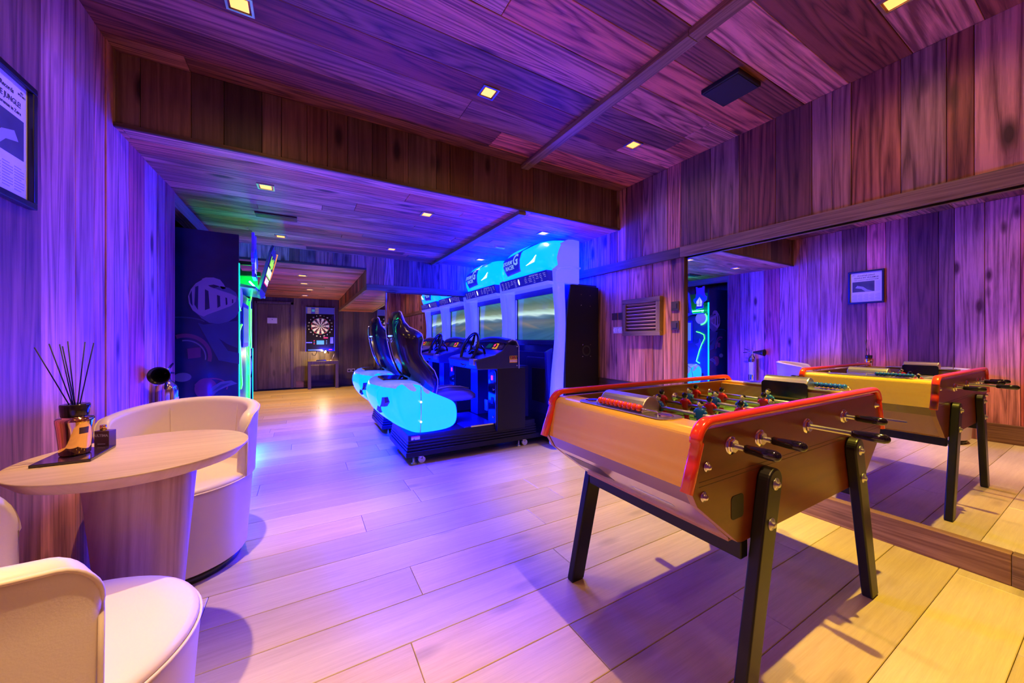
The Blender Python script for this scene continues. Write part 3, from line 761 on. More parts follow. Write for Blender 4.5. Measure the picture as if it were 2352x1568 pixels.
    obj('seat_lever', MB().tube([(1.02, ys-.25, .52), (1.08, ys-.265, .525), (1.12, ys-.265, .525)], [.012, .014, .010], 10), M_LEDR, R)
    obj('seat_pedestal', MB().box((1.0, ys-.14, .26), (1.30, ys+.14, .49)), M_CABK, R, bevel=.01)
    # tread plate
    tp = obj('footplate', MB().box((1.30, yb0+.03, .262), (1.615, yb1-.03, .270)), M_CABBL, R)
    obj('step_edge', MB().box((1.36, yb0+.018, .262), (1.60, yb0+.034, .276)), M_STEEL, tp, bevel=.002)
    obj('pedal', MB().box((1.70, ys+.02, .32), (1.72, ys+.09, .44)), M_STEEL, R, bevel=.004)
    obj('pedal', MB().box((1.70, ys-.12, .32), (1.72, ys-.03, .44)), M_STEEL, R, bevel=.004)
    # ---- coin pedestal at the near side, dashboard above
    cp = obj('coin_pedestal', MB().box((1.617, yb0-.022, .200), (1.94, yb0+.185, .806)), M_CABK, R, bevel=.004)
    cdo = obj('coin_door', MB().prism(rrect(yb0-.010, .235, yb0+.150, .788, .025), 'x', 1.606, 1.618), M_BLKGLOSS, cp, bevel=.003)
    obj('coin_slot', MB().prism(rrect(yb0+.02, .665, yb0+.10, .765, .012), 'x', 1.6005, 1.607), M_CABBL, cp)
    obj('coin_button', MB().prism(rrect(yb0+.045, .69, yb0+.07, .735, .006), 'x', 1.597, 1.601), M_LEDR, cp)
    for z in (.60, .33): obj('coin_lock', MB().cyl((1.598, yb0+.04, z), (1.607, yb0+.04, z), .012, n=14), M_CHROME, cp)
    obj('coin_return', MB().prism(rrect(yb0+.035, .455, yb0+.085, .52, .006), 'x', 1.601, 1.607), M_BLK, cp, bevel=.002)
    obj('side_pedestal', MB().box((1.66, yb1-.165, .26), (1.94, yb1+.02, .806)), M_CABBL, R, bevel=.004)
    obj('knee_panel', MB().box((1.90, yb0+.18, .26), (2.10, yb1-.16, .806)), M_CABBL, R)
    side = [(1.405, .800), (1.385, .885), (1.42, .905), (1.60, .945), (1.68, .985), (1.74, 1.060), (1.785, 1.085), (1.83, 1.070), (1.855, 1.02), (1.858, .800)]
    da = obj('dashboard', MB().prism(side, 'y', yb0-.02, yb1+.02), M_DASH, R, bevel=.012, seg=3)
    obj('dash_edge_trim', MB().tube([(1.74, yb0-.024, 1.066), (1.785, yb0-.024, 1.090), (1.833, yb0-.024, 1.074), (1.86, yb0-.024, 1.02), (1.862, yb0-.024, .80)], .005, 8), M_SEATED, da)
    # brow over the instruments, arched across
    rings = []
    for i in range(13):
        u = -1+2*i/12; y = ys+u*(yb1-yb0+.04)/2; h = .030*(1-u*u)
        rings.append([(1.715, y, 1.050+h), (1.765, y, 1.090+h), (1.83, y, 1.082+h), (1.86, y, 1.045+h), (1.80, y, 1.03)])
    obj('dash_brow', MB().loft(rings), M_DASH, da)
    # sloped instrument faces (plane from (1.68,.985) to (1.74,1.06))
    d = Vector((.06, 0, .075)).normalized(); nn = Vector((-d.z, 0, d.x))
    def onp(y, t, off): return Vector((1.68, y, .985))+d*t+nn*off
    def plaque(nm, pts, off, m, par=da, th=.004):
        A = [onp(y, t, off) for y, t in pts]; B = [onp(y, t, off-th) for y, t in pts]; n = len(A)
        return obj(nm, MB().add(A, [tuple(range(n))]).add(B, [tuple(range(n))]).add(A+B, [(i, (i+1) % n, (i+1) % n+n, i+n) for i in range(n)]), m, par)
    plaque('start_button_plate', [(3.36, .012), (3.26, .012), (3.275, .078), (3.335, .078)], .004, mat('start_plate_lit', (.6, .3, .02), .4, emit=(.8, .33, .01), es=.8))
    cc = onp(3.312, .045, .004)
    obj('start_button', MB().lathe(cc, [(.024, 0), (.024, .008), (.016, .011), (.016, .009)], 20, 0, True, nn).lathe(cc, [(.015, .002), (.015, .013), (.010, .016), (0, .016)], 20, 1, True, nn), [M_BLKGLOSS, M_LEDR], da)
    plaque('badge', [(3.235, .010), (3.15, .004), (3.135, .02), (3.14, .058), (3.165, .078), (3.225, .082), (3.245, .07)], .004, M_BRONZE)
    obj('badge_letters', textmb('SRG', .040, onp(3.19, .040, .0045), nY, d), M_SEATED, da)
    plaque('gauge_display', [(3.52, .02), (3.40, .02), (3.40, .072), (3.50, .075)], .003, mat('gauge_face', (.01, .03, .03), .2, emit=(.0, .10, .05), es=.4))
    plaque('gear_panel', [(3.75, .01), (3.60, .01), (3.60, .07), (3.73, .07)], .003, M_BLKGLOSS)
    obj('card_reader', MB().box((1.375, yb0+.0, .845), (1.42, yb0+.10, .905)), M_STEEL, da, bevel=.004)
    obj('shift_lever', MB().tube([(1.60, 3.34, .93), (1.585, 3.34, .985), (1.555, 3.33, 1.02), (1.56, 3.28, .99)], [.012, .010, .012, .008], 10), M_BLKGLOSS, da)
    for z in (.83, 1.02): obj('dash_bolt', MB().ball((1.84, yb0-.022, z), .007, 6), M_STEEL, da)
    # hazard sticker
    hs = obj('hazard_sticker', MB().box((1.755, yb0-.0225, .860), (1.842, yb0-.0195, .928)), M_YEL, da)
    mb = MB()
    for i in range(5):
        x = 1.757+i*.0175; mb.prism([(x, .926), (x+.009, .926), (x+.020, .895), (x+.011, .895)], 'y', yb0-.0232, yb0-.0222)
    obj('hazard_stripe', mb, M_BLK, hs)
    obj('hazard_band', MB().box((1.755, yb0-.0236, .868), (1.842, yb0-.0222, .888)), M_STWH, hs)
    obj('hazard_words', textmb('DO NOT ENTER', .0125, (1.7985, yb0-.0240, .878), X, Z, .0003, bold=.0003), M_STRED, hs)
    obj('hazard_sign', MB().lathe((1.80, yb0-.0232, .910), [(.008, .001), (.013, .001), (.013, 0)], 20, axis=(0, -1, 0)), M_STRED, hs)
    # ---- steering wheel
    wc = Vector((1.465, 3.43, .990)); ax = Vector((-.93, 0, .36)).normalized(); uu = Vector((0, 1, 0)); vv = ax.cross(uu)
    wh = obj('steering_wheel', MB().tube([wc+(uu*math.cos(t)+vv*math.sin(t))*.172 for t in [2*PI*i/40 for i in range(40)]], .0155, 12, closed=True), M_BLKPLAST, R)
    for a_ in (0, PI, PI*1.5, PI*.5 if False else PI*1.5):
        dd = uu*math.cos(a_)+vv*math.sin(a_)
        obj('spoke', MB().tube([wc+dd*.03-ax*.01, wc+dd*.10-ax*.008, wc+dd*.17], [.022, .016, .010], 8), M_BLKGLOSS, wh)
    obj('wheel_hub', MB().lathe(wc-ax*.025, [(0, 0), (.05, 0), (.052, .02), (.045, .034), (.034, .038), (0, .038)], 28, 0, True, ax), M_BLKGLOSS, wh)
    obj('wheel_badge', MB().lathe(wc+ax*.0135, [(.036, 0), (.036, .004), (.030, .006), (0, .006)], 28, 0, True, ax), mat('wheel_badge_blue', (.03, .06, .35), .2, emit=(.01, .03, .4), es=.6), wh)
    obj('wheel_badge_letter', textmb('G', .045, wc+ax*.0200, -uu, -vv if vv.z < 0 else vv), M_SEATED, wh)
    obj('steering_column', MB().cyl(wc-ax*.02, wc-ax*.26, .035, .05, 18), M_DASH, wh)
    # ---- tower
    tw = obj('tower_body', MB().box((2.36, y0+.02, .06), (2.69, y1-.02, 1.66)).box((2.20, y0+.05, .06), (2.40, y1-.05, .95)), M_CABBL, R, bevel=.004)
    obj('side_panel', MB().prism([(2.255, .05), (2.692, .05), (2.692, 1.635), (2.32, 1.645), (2.27, 1.30), (2.255, .8)], 'y', y0-.004, y0+.020), M_CABK, R, bevel=.003)
    obj('side_panel', MB().prism([(2.255, .05), (2.692, .05), (2.692, 1.635), (2.32, 1.645), (2.27, 1.30), (2.255, .8)], 'y', y1-.020, y1+.004), M_CABK, R, bevel=.003)
    sp = obj('speaker_ring', MB().lathe((2.527, y0-.004, .975), [(.040, 0), (.040, .004), (.052, .005), (.056, .0)], 32, axis=(0, -1, 0)), M_RUBBER, R)
    for x, z in ((2.475, 1.035), (2.580, 1.035), (2.475, .915), (2.580, .915), (2.455, 1.55), (2.575, 1.545), (2.455, 1.44), (2.575, 1.435)):
        obj('screw', MB().ball((x, y0-.005, z), .0045, 6), M_CHROME, R)
    # screen and bezel
    bz = obj('bezel', MB().prism(rrect(y0+.075, 1.02, y1-.075, 1.655, .01), 'x', 2.285, 2.30), M_CABBL, R)
    obj('screen', MB().box((2.2805, y0+.135, 1.085), (2.2855, y1-.135, 1.575)), M_SCREEN, bz)
    obj('bezel_frame', MB().box((2.262, y0+.075, 1.575), (2.286, y1-.075, 1.655)), M_CABBL, bz, bevel=.006)
    obj('bezel_frame', MB().box((2.262, y0+.075, 1.03), (2.286, y1-.075, 1.080)), M_CABBL, bz, bevel=.006)
    for y in (y0+.075, y1-.135): obj('bezel_frame', MB().box((2.262, y, 1.079), (2.286, y+.06, 1.576)), M_CABBL, bz, bevel=.006)
    for y in (y0+.118, y1-.136): obj('bezel_light', MB().box((2.256, y, 1.09), (2.264, y+.018, 1.57)), M_GLOW, bz, bevel=.003)
    lp = obj('lower_panel', MB().box((2.185, y0+.16, .30), (2.205, y0+.62, .90)), M_CABBL, R, bevel=.01)
    obj('panel_frame', MB().prism([(2.12, .96), (2.20, 1.00), (2.20, .25), (2.17, .25)], 'y', y0+.14, y0+.17), M_CABBL, lp)
    obj('panel_vent', MB().box((2.178, y0+.26, .42), (2.188, y0+.5, .78)), M_BLKSATIN, lp, bevel=.004)
    obj('warning_label', MB().box((2.174, y0+.30, .300), (2.1845, y0+.36, .36)), M_STWH, lp) if False else None
    # columns
    for yy, s_ in ((y0+.005, 1), (y1-.005, -1)):
        rings = []
        for z, xc, wd in ((.05, 2.15, .115), (.25, 2.145, .112), (.50, 2.150, .105), (.75, 2.165, .095), (.95, 2.185, .082), (1.10, 2.200, .074), (1.25, 2.205, .072), (1.40, 2.200, .075), (1.55, 2.185, .085), (1.66, 2.175, .095)):
            rings.append([(xc+.012+px*wd*.8, yy+s_*(.052+py*.10), z) for px, py in rrect(-.5, -.5, 1.1, .5, .42, 3)])
        obj('column', MB().loft(rings), M_GLOW, R)
    # ---- hood (lit) : lofted across
    rings = []
    NS = 24
    def hood_x(u): return 2.025+.10*abs(u)**4.0
    def hood_t(u): return 2.148-.062*abs(u)**2.5
    for i in range(NS+1):
        u = -1+2*i/NS; y = yc+u*(y1-y0)/2*1.0
        xf = hood_x(u); zt = hood_t(u)
        rings.append([(2.42, y, zt), (xf+.30, y, zt), (xf+.18, y, zt-.012), (xf+.08, y, zt-.05), (xf+.02, y, zt-.12), (xf, y, zt-.20), (xf+.01, y, 1.86), (xf+.035, y, 1.80), (xf+.055, y, 1.775), (2.42, y, 1.775)])
    hd = obj('hood', MB().loft(rings, 0, True), M_CYAN, R)
    # white moulded shoulders at both ends of the hood
    for s_, yy in ((-1, y0-.002), (1, y1+.002)):
        rr = []
        for k, (dy, gr) in enumerate(((0, .0), (.028, .012), (.055, .012), (.066, .0))):
            u = 1.0; xf = hood_x(u)+.02; zt = hood_t(u)+.01
            P_ = [(2.435, zt), (2.36, zt+.004), (2.30, zt-.002), (xf+.06, zt-.05), (xf+.02, zt-.13), (xf+.0, zt-.20), (xf+.012, 1.83), (xf-.01, 1.79), (xf+.0, 1.655), (2.435, 1.655)]
            cx_, cz_ = 2.30, 1.88
            rr.append([(cx_+(x-cx_)*(1+gr), yy+(dy if s_ < 0 else -dy), cz_+(z-cz_)*(1+gr)) for x, z in P_])
        sho = obj('hood_shoulder', MB().loft(rr, 0, False), M_GLOW, R, bevel=.008, seg=3)
        if s_ < 0:
            obj('shoulder_rib', MB().tube([(2.13, yy-.004, 1.775), (2.20, yy-.006, 1.80), (2.30, yy-.006, 1.812), (2.44, yy-.004, 1.815)], .010, 8), M_GLOW, sho)
    # instruction strip under the hood
    sl = obj('instruction_strip', MB().prism([(2.065, 1.778), (2.098, 1.672), (2.16, 1.672), (2.16, 1.778)], 'y', y0+.062, y1-.062), M_STRIP, R)
    obj('strip_lip', MB().prism([(2.078, 1.672), (2.10, 1.640), (2.28, 1.640), (2.28, 1.672)], 'y', y0+.055, y1-.055), M_GLOW, R, bevel=.004)
    dv = Vector((.033, 0, -.106)).normalized(); nv = Vector((dv.z, 0, -dv.x)).normalized()
    if nv.x > 0: nv = -nv
    def ons(y, t): return Vector((2.065, y, 1.778))+dv*t+nv*.0012
    mb = MB(); rg = random.Random(4)
    def patch(mb_, ya, yb_, ta, tb, mi=0):
        A = [ons(ya, ta), ons(yb_, ta), ons(yb_, tb), ons(ya, tb)]; mb_.add(A, [(0, 1, 2, 3)], mi)
    y = y0+.09
    while y < y1-.12:
        wdt = rg.uniform(.04, .09)
        if abs(y+wdt/2-yc-.03) > .085:
            for r_ in range(rg.choice((3, 4, 5))): patch(mb, y, y+wdt*rg.uniform(.5, 1), .022+.017*r_, .022+.017*r_+.006)
        y += wdt+.018
    obj('strip_print', mb, M_STRIPT, sl)
    obj('strip_heading', textmb('HOW TO PLAY', .024, ons(yc-.25, .020)+nv*.001, nY, -dv, .0003), M_STRIPT, sl)
    mb = MB(); A = [ons(yc+.06+.012*math.cos(t), .052+.032*math.sin(t))+nv*.001 for t in [2*PI*i/14 for i in range(14)]]; mb.add(A, [tuple(range(14))])
    obj('strip_lamp', mb, M_LEDW, sl)
    # name plaque, slit, flash on the hood front
    pq = [(yc+.405, 2.000), (yc-.015, 2.035), (yc+.000, 1.838), (yc+.285, 1.825)]
    def front(y, z, off):
        u = (y-yc)/((y1-y0)/2); xf = hood_x(u); zt = hood_t(u)
        pr = [(xf+.30, zt), (xf+.18, zt-.012), (xf+.08, zt-.05), (xf+.02, zt-.12), (xf, zt-.20), (xf+.01, 1.86), (xf+.035, 1.80)]
        for (xa, za), (xb, zb) in zip(pr, pr[1:]):
            if zb <= z <= za: return Vector((xa+(xb-xa)*(za-z)/(za-zb)-off, y, z))
        return Vector((xf-off, y, z))
    def decal(nm, poly, m, off=.004, par=hd, n=10, th=.006):
        # poly given as 4 corners (y,z): a..d ; follows the hood
        a, b, c_, d_ = poly; mb = MB(); V = []
        for j in range(n+1):
            for i in range(n+1):
                s, t = i/n, j/n
                yy = (1-t)*((1-s)*a[0]+s*b[0])+t*((1-s)*d_[0]+s*c_[0]); zz = (1-t)*((1-s)*a[1]+s*b[1])+t*((1-s)*d_[1]+s*c_[1])
                V.append(front(yy, zz, off))
        mb.add(V, [(j*(n+1)+i, j*(n+1)+i+1, (j+1)*(n+1)+i+1, (j+1)*(n+1)+i) for j in range(n) for i in range(n)], 0, True)
        o = obj(nm, mb, m, par); s_ = o.modifiers.new('solid', 'SOLIDIFY'); s_.thickness = th; s_.offset = 0
        return o
    fr = decal('name_plaque', [(yc+.375, 2.010), (yc-.07, 2.046), (yc-.05, 1.828), (yc+.25, 1.815)], M_SEATED, .010)
    pl = decal('plaque_face', [(yc+.345, 2.000), (yc-.058, 2.034), (yc-.038, 1.840), (yc+.24, 1.828)], M_LOGOBL, .0155)
    xq = hood_x(0)-.026
    def letters(nm, tx, size, y, z, m, b=.0, sq=1.0, off=.021):
        mb = textmb(tx, size, (0, y, z), nY, Z, .001, bold=b, squash=sq)
        for i, p in enumerate(mb.v):
            q_ = front(p[1], p[2], off+p[0]); mb.v[i] = (q_.x, p[1], p[2])
        return obj(nm, mb, m, hd)
    letters('plaque_words', 'STORM', .066, yc+.205, 1.950, M_LOGOLT, .001, 1.05)
    letters('plaque_words', 'RACER', .066, yc+.150, 1.892, M_LOGOLT, .001, .95)
    letters('plaque_letter', 'G', .17, yc+.020, 1.960, M_LOGOLT, .004, .9)
    letters('plaque_words', 'MOTION', .026, yc+.13, 1.852, M_LOGOLT, 0, 1.3) if False else None
    decal('hood_slit', [(yc+.04, 2.045), (yc-.16, 2.088), (yc-.30, 2.088), (yc-.10, 2.062)], M_CABBL, .004, th=.004)
    decal('hood_flash', [(yc-.17, 1.868), (yc-.30, 1.902), (yc-.345, 1.95), (yc-.31, 1.885)], M_LEDW, .006, th=.004)
    return R
racer1 = racer()
racer2 = dup(racer1, (0, 1.122, 0), 'farther sit-down racing cabinet with glowing cyan hood, next to the far mirror')

# ---------------------------------------------------------------- booth cabinet in the alcove (left)
M_MNAVY = mat('mural_night_blue', (.004, .014, .07), .25, coat=.3, var=.6)
M_MLILAC = mat('mural_lilac', (.22, .17, .42), .35, coat=.3)
M_MSTEEL = mat('mural_steel', (.05, .07, .22), .35, coat=.3, var=.3)
M_MMID = mat('mural_mid_blue', (.008, .03, .13), .35, coat=.3, var=.3)
M_MPURP = mat('mural_purple', (.10, .02, .10), .35, coat=.3, var=.3)
M_MPALE = mat('mural_pale', (.10, .10, .22), .35, coat=.3)
M_GRNLED = emis('led_green', (.006, 1, .008), 12)
M_GRNCORE = emis('led_green_core', (.35, 1, .35), 2.2)
M_CYANEDGE = emis('lit_edge', (0, .62, .60), 1.3)
M_GRNP = mat('green_lit_board', (.05, .5, .2), .4, coat=.3)
M_PANELG = mat('cabinet_front_dark', (.015, .05, .05), .3, coat=.3, var=.4)
def booth():
    yn, yf = 3.66, 4.60
    R = thing('arcade_booth', 'tall dark arcade booth with helmet mural and green light strips in the left alcove', 'arcade machine', (-.95, 4.13, 0))
    s = obj('side_panel', MB().prism([(-1.45, .06), (-.50, .06), (-.466, .12), (-.466, 1.945), (-1.45, 1.955)], 'y', yn, yn+.025), M_MNAVY, R)
    obj('lit_edge', MB().box((-.468, yn-.001, .10), (-.4615, yn+.026, 1.715)), M_CYANEDGE, s)
    obj('side_panel', MB().prism([(-1.45, .06), (-.50, .06), (-.470, .12), (-.470, 1.6), (-.62, 1.93), (-1.45, 1.93)], 'y', yf-.025, yf), M_CABK, R)
    obj('lit_edge', MB().box((-.471, yf-.026, .14), (-.4645, yf+.001, 1.0)), M_CYANEDGE, R)
    yy = yn-.0012
    def px(x, y): return (-.462+(x-550)*.00265, 1.1+(777-y)*.00342)
    def flat(nm, pts, m, k, par=s):
        P = [px(*p) for p in pts]
        return obj(nm, MB().prism(P, 'y', yy-.0006*k, yy+.0013), m, par)
    def ell(cx, cy, rx, ry, n=28, a0=0, a1=2*PI, rot=0):
        out = []
        for i in range(n+(0 if abs(a1-a0-2*PI) < 1e-6 else 1)):
            t = a0+(a1-a0)*i/n; a, b = rx*math.cos(t), ry*math.sin(t)
            out.append((cx+a*math.cos(rot)-b*math.sin(rot), cy+a*math.sin(rot)+b*math.cos(rot)))
        return out
    flat('mural_beam', [(465, 745), (545, 735), (545, 800), (520, 790), (490, 770)], M_MMID, 1)
    flat('mural_beam', [(452, 742), (478, 748), (522, 806), (549, 812), (549, 838), (500, 828)], M_MMID, 2)
    flat('mural_helmet_crest', [(461, 641), (470, 637), (488, 636), (503, 640), (512, 650), (517, 660), (509, 662), (500, 655), (488, 652), (478, 654), (470, 655), (464, 650)], M_MLILAC, 3)
    flat('mural_helmet_bowl', [(490, 660), (505, 655), (525, 658), (541, 668), (548, 684), (549, 712), (541, 726), (524, 737), (500, 743), (478, 741), (460, 731), (450, 720), (470, 700)], M_MSTEEL, 3)
    flat('mural_helmet_visor', [(461, 643), (447, 652), (436, 666), (430, 682), (432, 698), (440, 713), (452, 722), (465, 727), (474, 722), (500, 712), (530, 700), (541, 690), (543, 678), (530, 672), (500, 664), (480, 658), (468, 650)], M_MLILAC, 4)
    for a, b, c_, d_ in (((446, 660), (453, 657), (452, 712), (444, 700)), ((433, 680), (438, 668), (440, 704), (435, 697)), ((468, 664), (476, 668), (479, 708), (468, 712)), ((496, 676), (503, 678), (504, 702), (497, 706)), ((516, 681), (520, 682), (521, 697), (517, 699)), ((532, 684), (535, 685), (535, 693), (532, 694))):
        flat('mural_visor_slot', [a, b, c_, d_], M_MNAVY, 5)
    def ring(cx, cy, rx, ry, w_, a0, a1, m, k, nm='mural_curve'):
        n = 26; o_ = ell(cx, cy, rx, ry, n, a0, a1); i_ = ell(cx, cy, rx-w_, ry-w_, n, a0, a1)
        return flat(nm, o_+i_[::-1], m, k)
    ring(424, 818, 60, 52, 9, -PI*.62, PI*.08, M_MPURP, 2)
    ring(424, 820, 47, 40, 3, -PI*.55, PI*.05, M_MPALE, 3)
    ring(415, 742, 55, 14, 3, PI*1.05, PI*1.9, M_MMID, 2)
    flat('mural_patch', [(428, 800), (458, 797), (458, 820), (430, 823)], M_MPURP, 3)
    flat('mural_disc', ell(417, 864, 20, 10), M_MPALE, 4)
    flat('mural_disc', ell(470, 892, 26, 24), M_MPURP, 3)
    ring(482, 890, 40, 22, 3, -PI*.9, PI*.1, M_MPURP, 4)
    flat('mural_leaf', [(474, 902), (486, 888), (505, 878), (530, 876), (545, 884), (520, 890), (500, 898), (486, 908)], M_MSTEEL, 5)
    flat('mural_leaf', [(484, 900), (505, 884), (530, 881), (505, 892)], M_MMID, 6)
    # body
    obj('cabinet_body', MB().box((-1.43, yn+.026, .10), (-.485, yf-.026, 1.50)).box((-1.43, yn+.026, 1.50), (-.62, yf-.026, 1.90)), M_PANELG, R, bevel=.004)
    obj('base_step', MB().box((-.484, yn+.26, .12), (-.438, yf-.030, .462)), mat('step_cream', (.5, .42, .36), .15, coat=.5), R, bevel=.005)
    obj('caster', MB().cyl((-.55, yn+.05, .035), (-.55, yn+.09, .035), .035), M_RUBBER, R)
    obj('caster', MB().cyl((-.55, yf-.08, .035), (-.55, yf-.04, .035), .035), M_RUBBER, R)
    obj('caster', MB().cyl((-1.35, yn+.05, .035), (-1.35, yn+.09, .035), .035), M_RUBBER, R)
    sc_ = obj('screen_frame', MB().prism(rrect(3.97, 1.02, 4.36, 1.42, .02), 'x', -.486, -.474), M_CABBL, R, bevel=.004)
    obj('screen', MB().box((-.475, 4.0, 1.06), (-.4725, 4.33, 1.38)), mat('booth_screen', (.02, .03, .08), .2, emit=(.10, .22, .42), es=.8), sc_)
    # medallion, light strips
    md = MB().lathe((-.485, 3.815, 1.45), [(.098, 0), (.098, .012), (.088, .016), (.080, .012), (0, .012)], 36, axis=(1, 0, 0))
    obj('medallion', md, mat('medallion_white', (.55, .55, .75), .3, coat=.4, emit=(.15, .12, .6), es=.5), R)
    def strip(pts):
        mb = MB().tube([(-.476, y, z) for y, z in pts], .0058, 8)
        o_ = obj('light_strip', mb, M_GRNLED, R)
        mb = MB().tube([(-.4705, y, z) for y, z in pts], .0024, 6)
        obj('light_strip_core', mb, M_GRNCORE, o_)
    c0 = (3.815, 1.45)
    strip([(c0[0]+.112*math.cos(t), c0[1]+.112*math.sin(t)) for t in [PI*.55+PI*.95*i/14 for i in range(15)]])
    strip([(3.90, 1.22), (3.83, 1.20), (3.76, 1.165), (3.75, 1.10), (3.80, 1.00), (3.84, .90), (3.87, .80), (3.90, .70), (3.84, .67)])
    strip([(4.54, 1.56), (4.50, 1.50), (4.43, 1.46), (4.42, 1.35), (4.44, 1.20), (4.40, 1.12), (4.36, 1.04), (4.38, .90), (4.40, .75), (4.40, .50)])
    strip([(4.52, 1.40), (4.50, 1.20), (4.52, 1.0)])
    for pts in ([(3.79, .98), (3.84, 1.10), (3.86, 1.02), (3.92, 1.0), (3.87, .96), (3.86, .88), (3.83, .94)], [(4.46, .98), (4.54, 1.10), (4.53, 1.0), (4.56, .93), (4.50, .92), (4.47, .84), (4.46, .92)], [(4.47, .62), (4.55, .70), (4.52, .60), (4.50, .54)]):
        obj('front_motif', MB().prism(pts, 'x', -.486, -.476), M_MPALE, R)
    obj('blue_roundel', MB().lathe((-.486, 4.50, 1.43), [(.07, 0), (.07, .01), (0, .012)], 28, axis=(1, 0, 0)), M_MSTEEL, R)
    obj('white_roundel', MB().ball((-.486, 4.50, .82), .10, 12, 0, (.2, .35, 1)), mat('roundel_grey', (.45, .5, .5), .3), R)
    # canopy
    cn = obj('canopy_shelf', MB().prism([(-.62, 1.545), (-.36, 1.515), (-.355, 1.535), (-.62, 1.58)], 'y', yn+.03, yf-.03), M_GRNP, R, bevel=.002)
    obj('canopy_light', MB().tube([(-.40, yn+.06, 1.575), (-.40, yf-.06, 1.575)], .007, 8), emis('led_green_bar', (.01, 1, .22), 110), cn)
    obj('underglow_strip', MB().tube([(-.446, yn+.06, .105), (-.446, yf-.06, .105)], .007, 8), emis('led_green_under', (.0, 1, .15), 34), R)
    obj('canopy_bracket', MB().box((-.62, 4.30, 1.58), (-.40, 4.34, 1.70)), M_GRNP, R)
    # house-shaped sign
    Q = [(275,230),(300,232),(300,245),(385,245),(385,232),(413,230),(408,300),(425,345),(450,360),(448,395),(425,418),(405,420),(385,455),(395,465),(392,500),(278,512),(275,480),(290,465),(285,430),(265,440),(232,400),(240,375),(270,370),(275,340),(285,300)]
    def hp(p): return (3.765-(p[0]-341)/218*.24, 1.988-(p[1]-228)*.00137)
    hs = obj('house_sign', MB().prism([hp(p) for p in Q], 'x', -.385, -.365), mat('sign_violet', (.10, .06, .75), .35, emit=(.03, .01, .5), es=.5), R, bevel=.002)
    obj('sign_gable', MB().prism([hp(p) for p in [(341,318),(425,375),(450,362),(448,395),(420,415),(341,352),(262,436),(236,400),(248,382)]], 'x', -.3655, -.358), mat('sign_blue', (.02, .10, .75), .35, emit=(0, .04, .5), es=.5), hs, bevel=.002)
    obj('sign_window', MB().prism([hp(p) for p in [(338,360),(382,415),(372,474),(296,474),(286,415)]], 'x', -.3652, -.3615), emis('sign_window_light', (.45, .5, 1), 1.2), hs)
    obj('window_bar', MB().box((-.3618, 3.765-.003+.004, 1.655), (-.359, 3.765+.003+.004, 1.80)), M_CABBL, hs)
    obj('window_bar', MB().box((-.3618, 3.73, 1.684), (-.359, 3.82, 1.690)), M_CABBL, hs)
    obj('sign_sill', MB().prism([hp(p) for p in [(280,484),(392,478),(394,500),(279,511)]], 'x', -.3655, -.357), M_MSTEEL, hs, bevel=.002)
    obj('sign_arm', MB().box((-.62, 3.755, 1.72), (-.38, 3.775, 1.75)), M_CABK, R)
    # tilted name board
    o0 = Vector((-.300, 4.125, 1.71)); uz = Vector((.235, 0, .97)).normalized(); uy = Vector((0, 1, 0)); un = uy.cross(uz)
    def bp(y, z, d): return o0+uy*y+uz*z+un*d
    def bpoly(nm, pts, d0, d1, m, par):
        A = [bp(y, z, d0) for y, z in pts]; B = [bp(y, z, d1) for y, z in pts]; n = len(A)
        return obj(nm, MB().add(A, [tuple(range(n))]).add(B, [tuple(range(n))]).add(A+B, [(i, (i+1) % n, (i+1) % n+n, i+n) for i in range(n)]), m, par)
    bd = bpoly('name_board', [(-.235, -.20), (-.16, -.225), (0, -.245), (.14, -.225), (.22, -.20), (.235, .17), (.20, .235), (.12, .215), (.03, .245), (-.10, .215), (-.17, .245), (-.235, .17)], -.02, .0, mat('board_grey_green', (.07, .12, .12), .4, var=.3), R)
    bpoly('board_face', [(-.19, -.17), (.19, -.17), (.20, .16), (-.20, .16)], .0, .003, M_BLK, bd)
    bpoly('board_orange_scroll', [(.20, .02), (.235, .05), (.245, .16), (.225, .23), (.255, .25), (.275, .17), (.265, .04), (.235, -.03)], -.01, .006, emis('scroll_orange', (1, .35, .02), .9), bd)
    M_BG = emis('board_green', (.35, 1, .03), 1.3); M_BW = emis('board_white', (.9, .95, 1), 1.0); M_BP = emis('board_pink', (1, .02, .22), 1.0)
    obj('board_words', textmb("Luigi's", .115, bp(0, .105, .0045), uy, uz, .001, bold=.003), M_BG, bd)
    bpoly('board_green_band', [(-.17, -.035), (.18, -.035), (.18, .045), (-.17, .045)], .003, .004, M_BG, bd)
    obj('board_words', textmb('MANSION', .088, bp(0, .005, .0055), uy, uz, .001, bold=.003, squash=.86), M_BW, bd)
    bpoly('board_pink_band', [(-.15, -.11), (.15, -.11), (.15, -.045), (-.15, -.045)], .003, .004, M_BP, bd)
    obj('board_words', textmb('ARCADE', .07, bp(0, -.078, .0055), uy, uz, .001, bold=.002), M_BW, bd)
    obj('board_arm', MB().box((-.62, 4.10, 1.68), (-.36, 4.14, 1.72)), M_CABK, R)
booth()

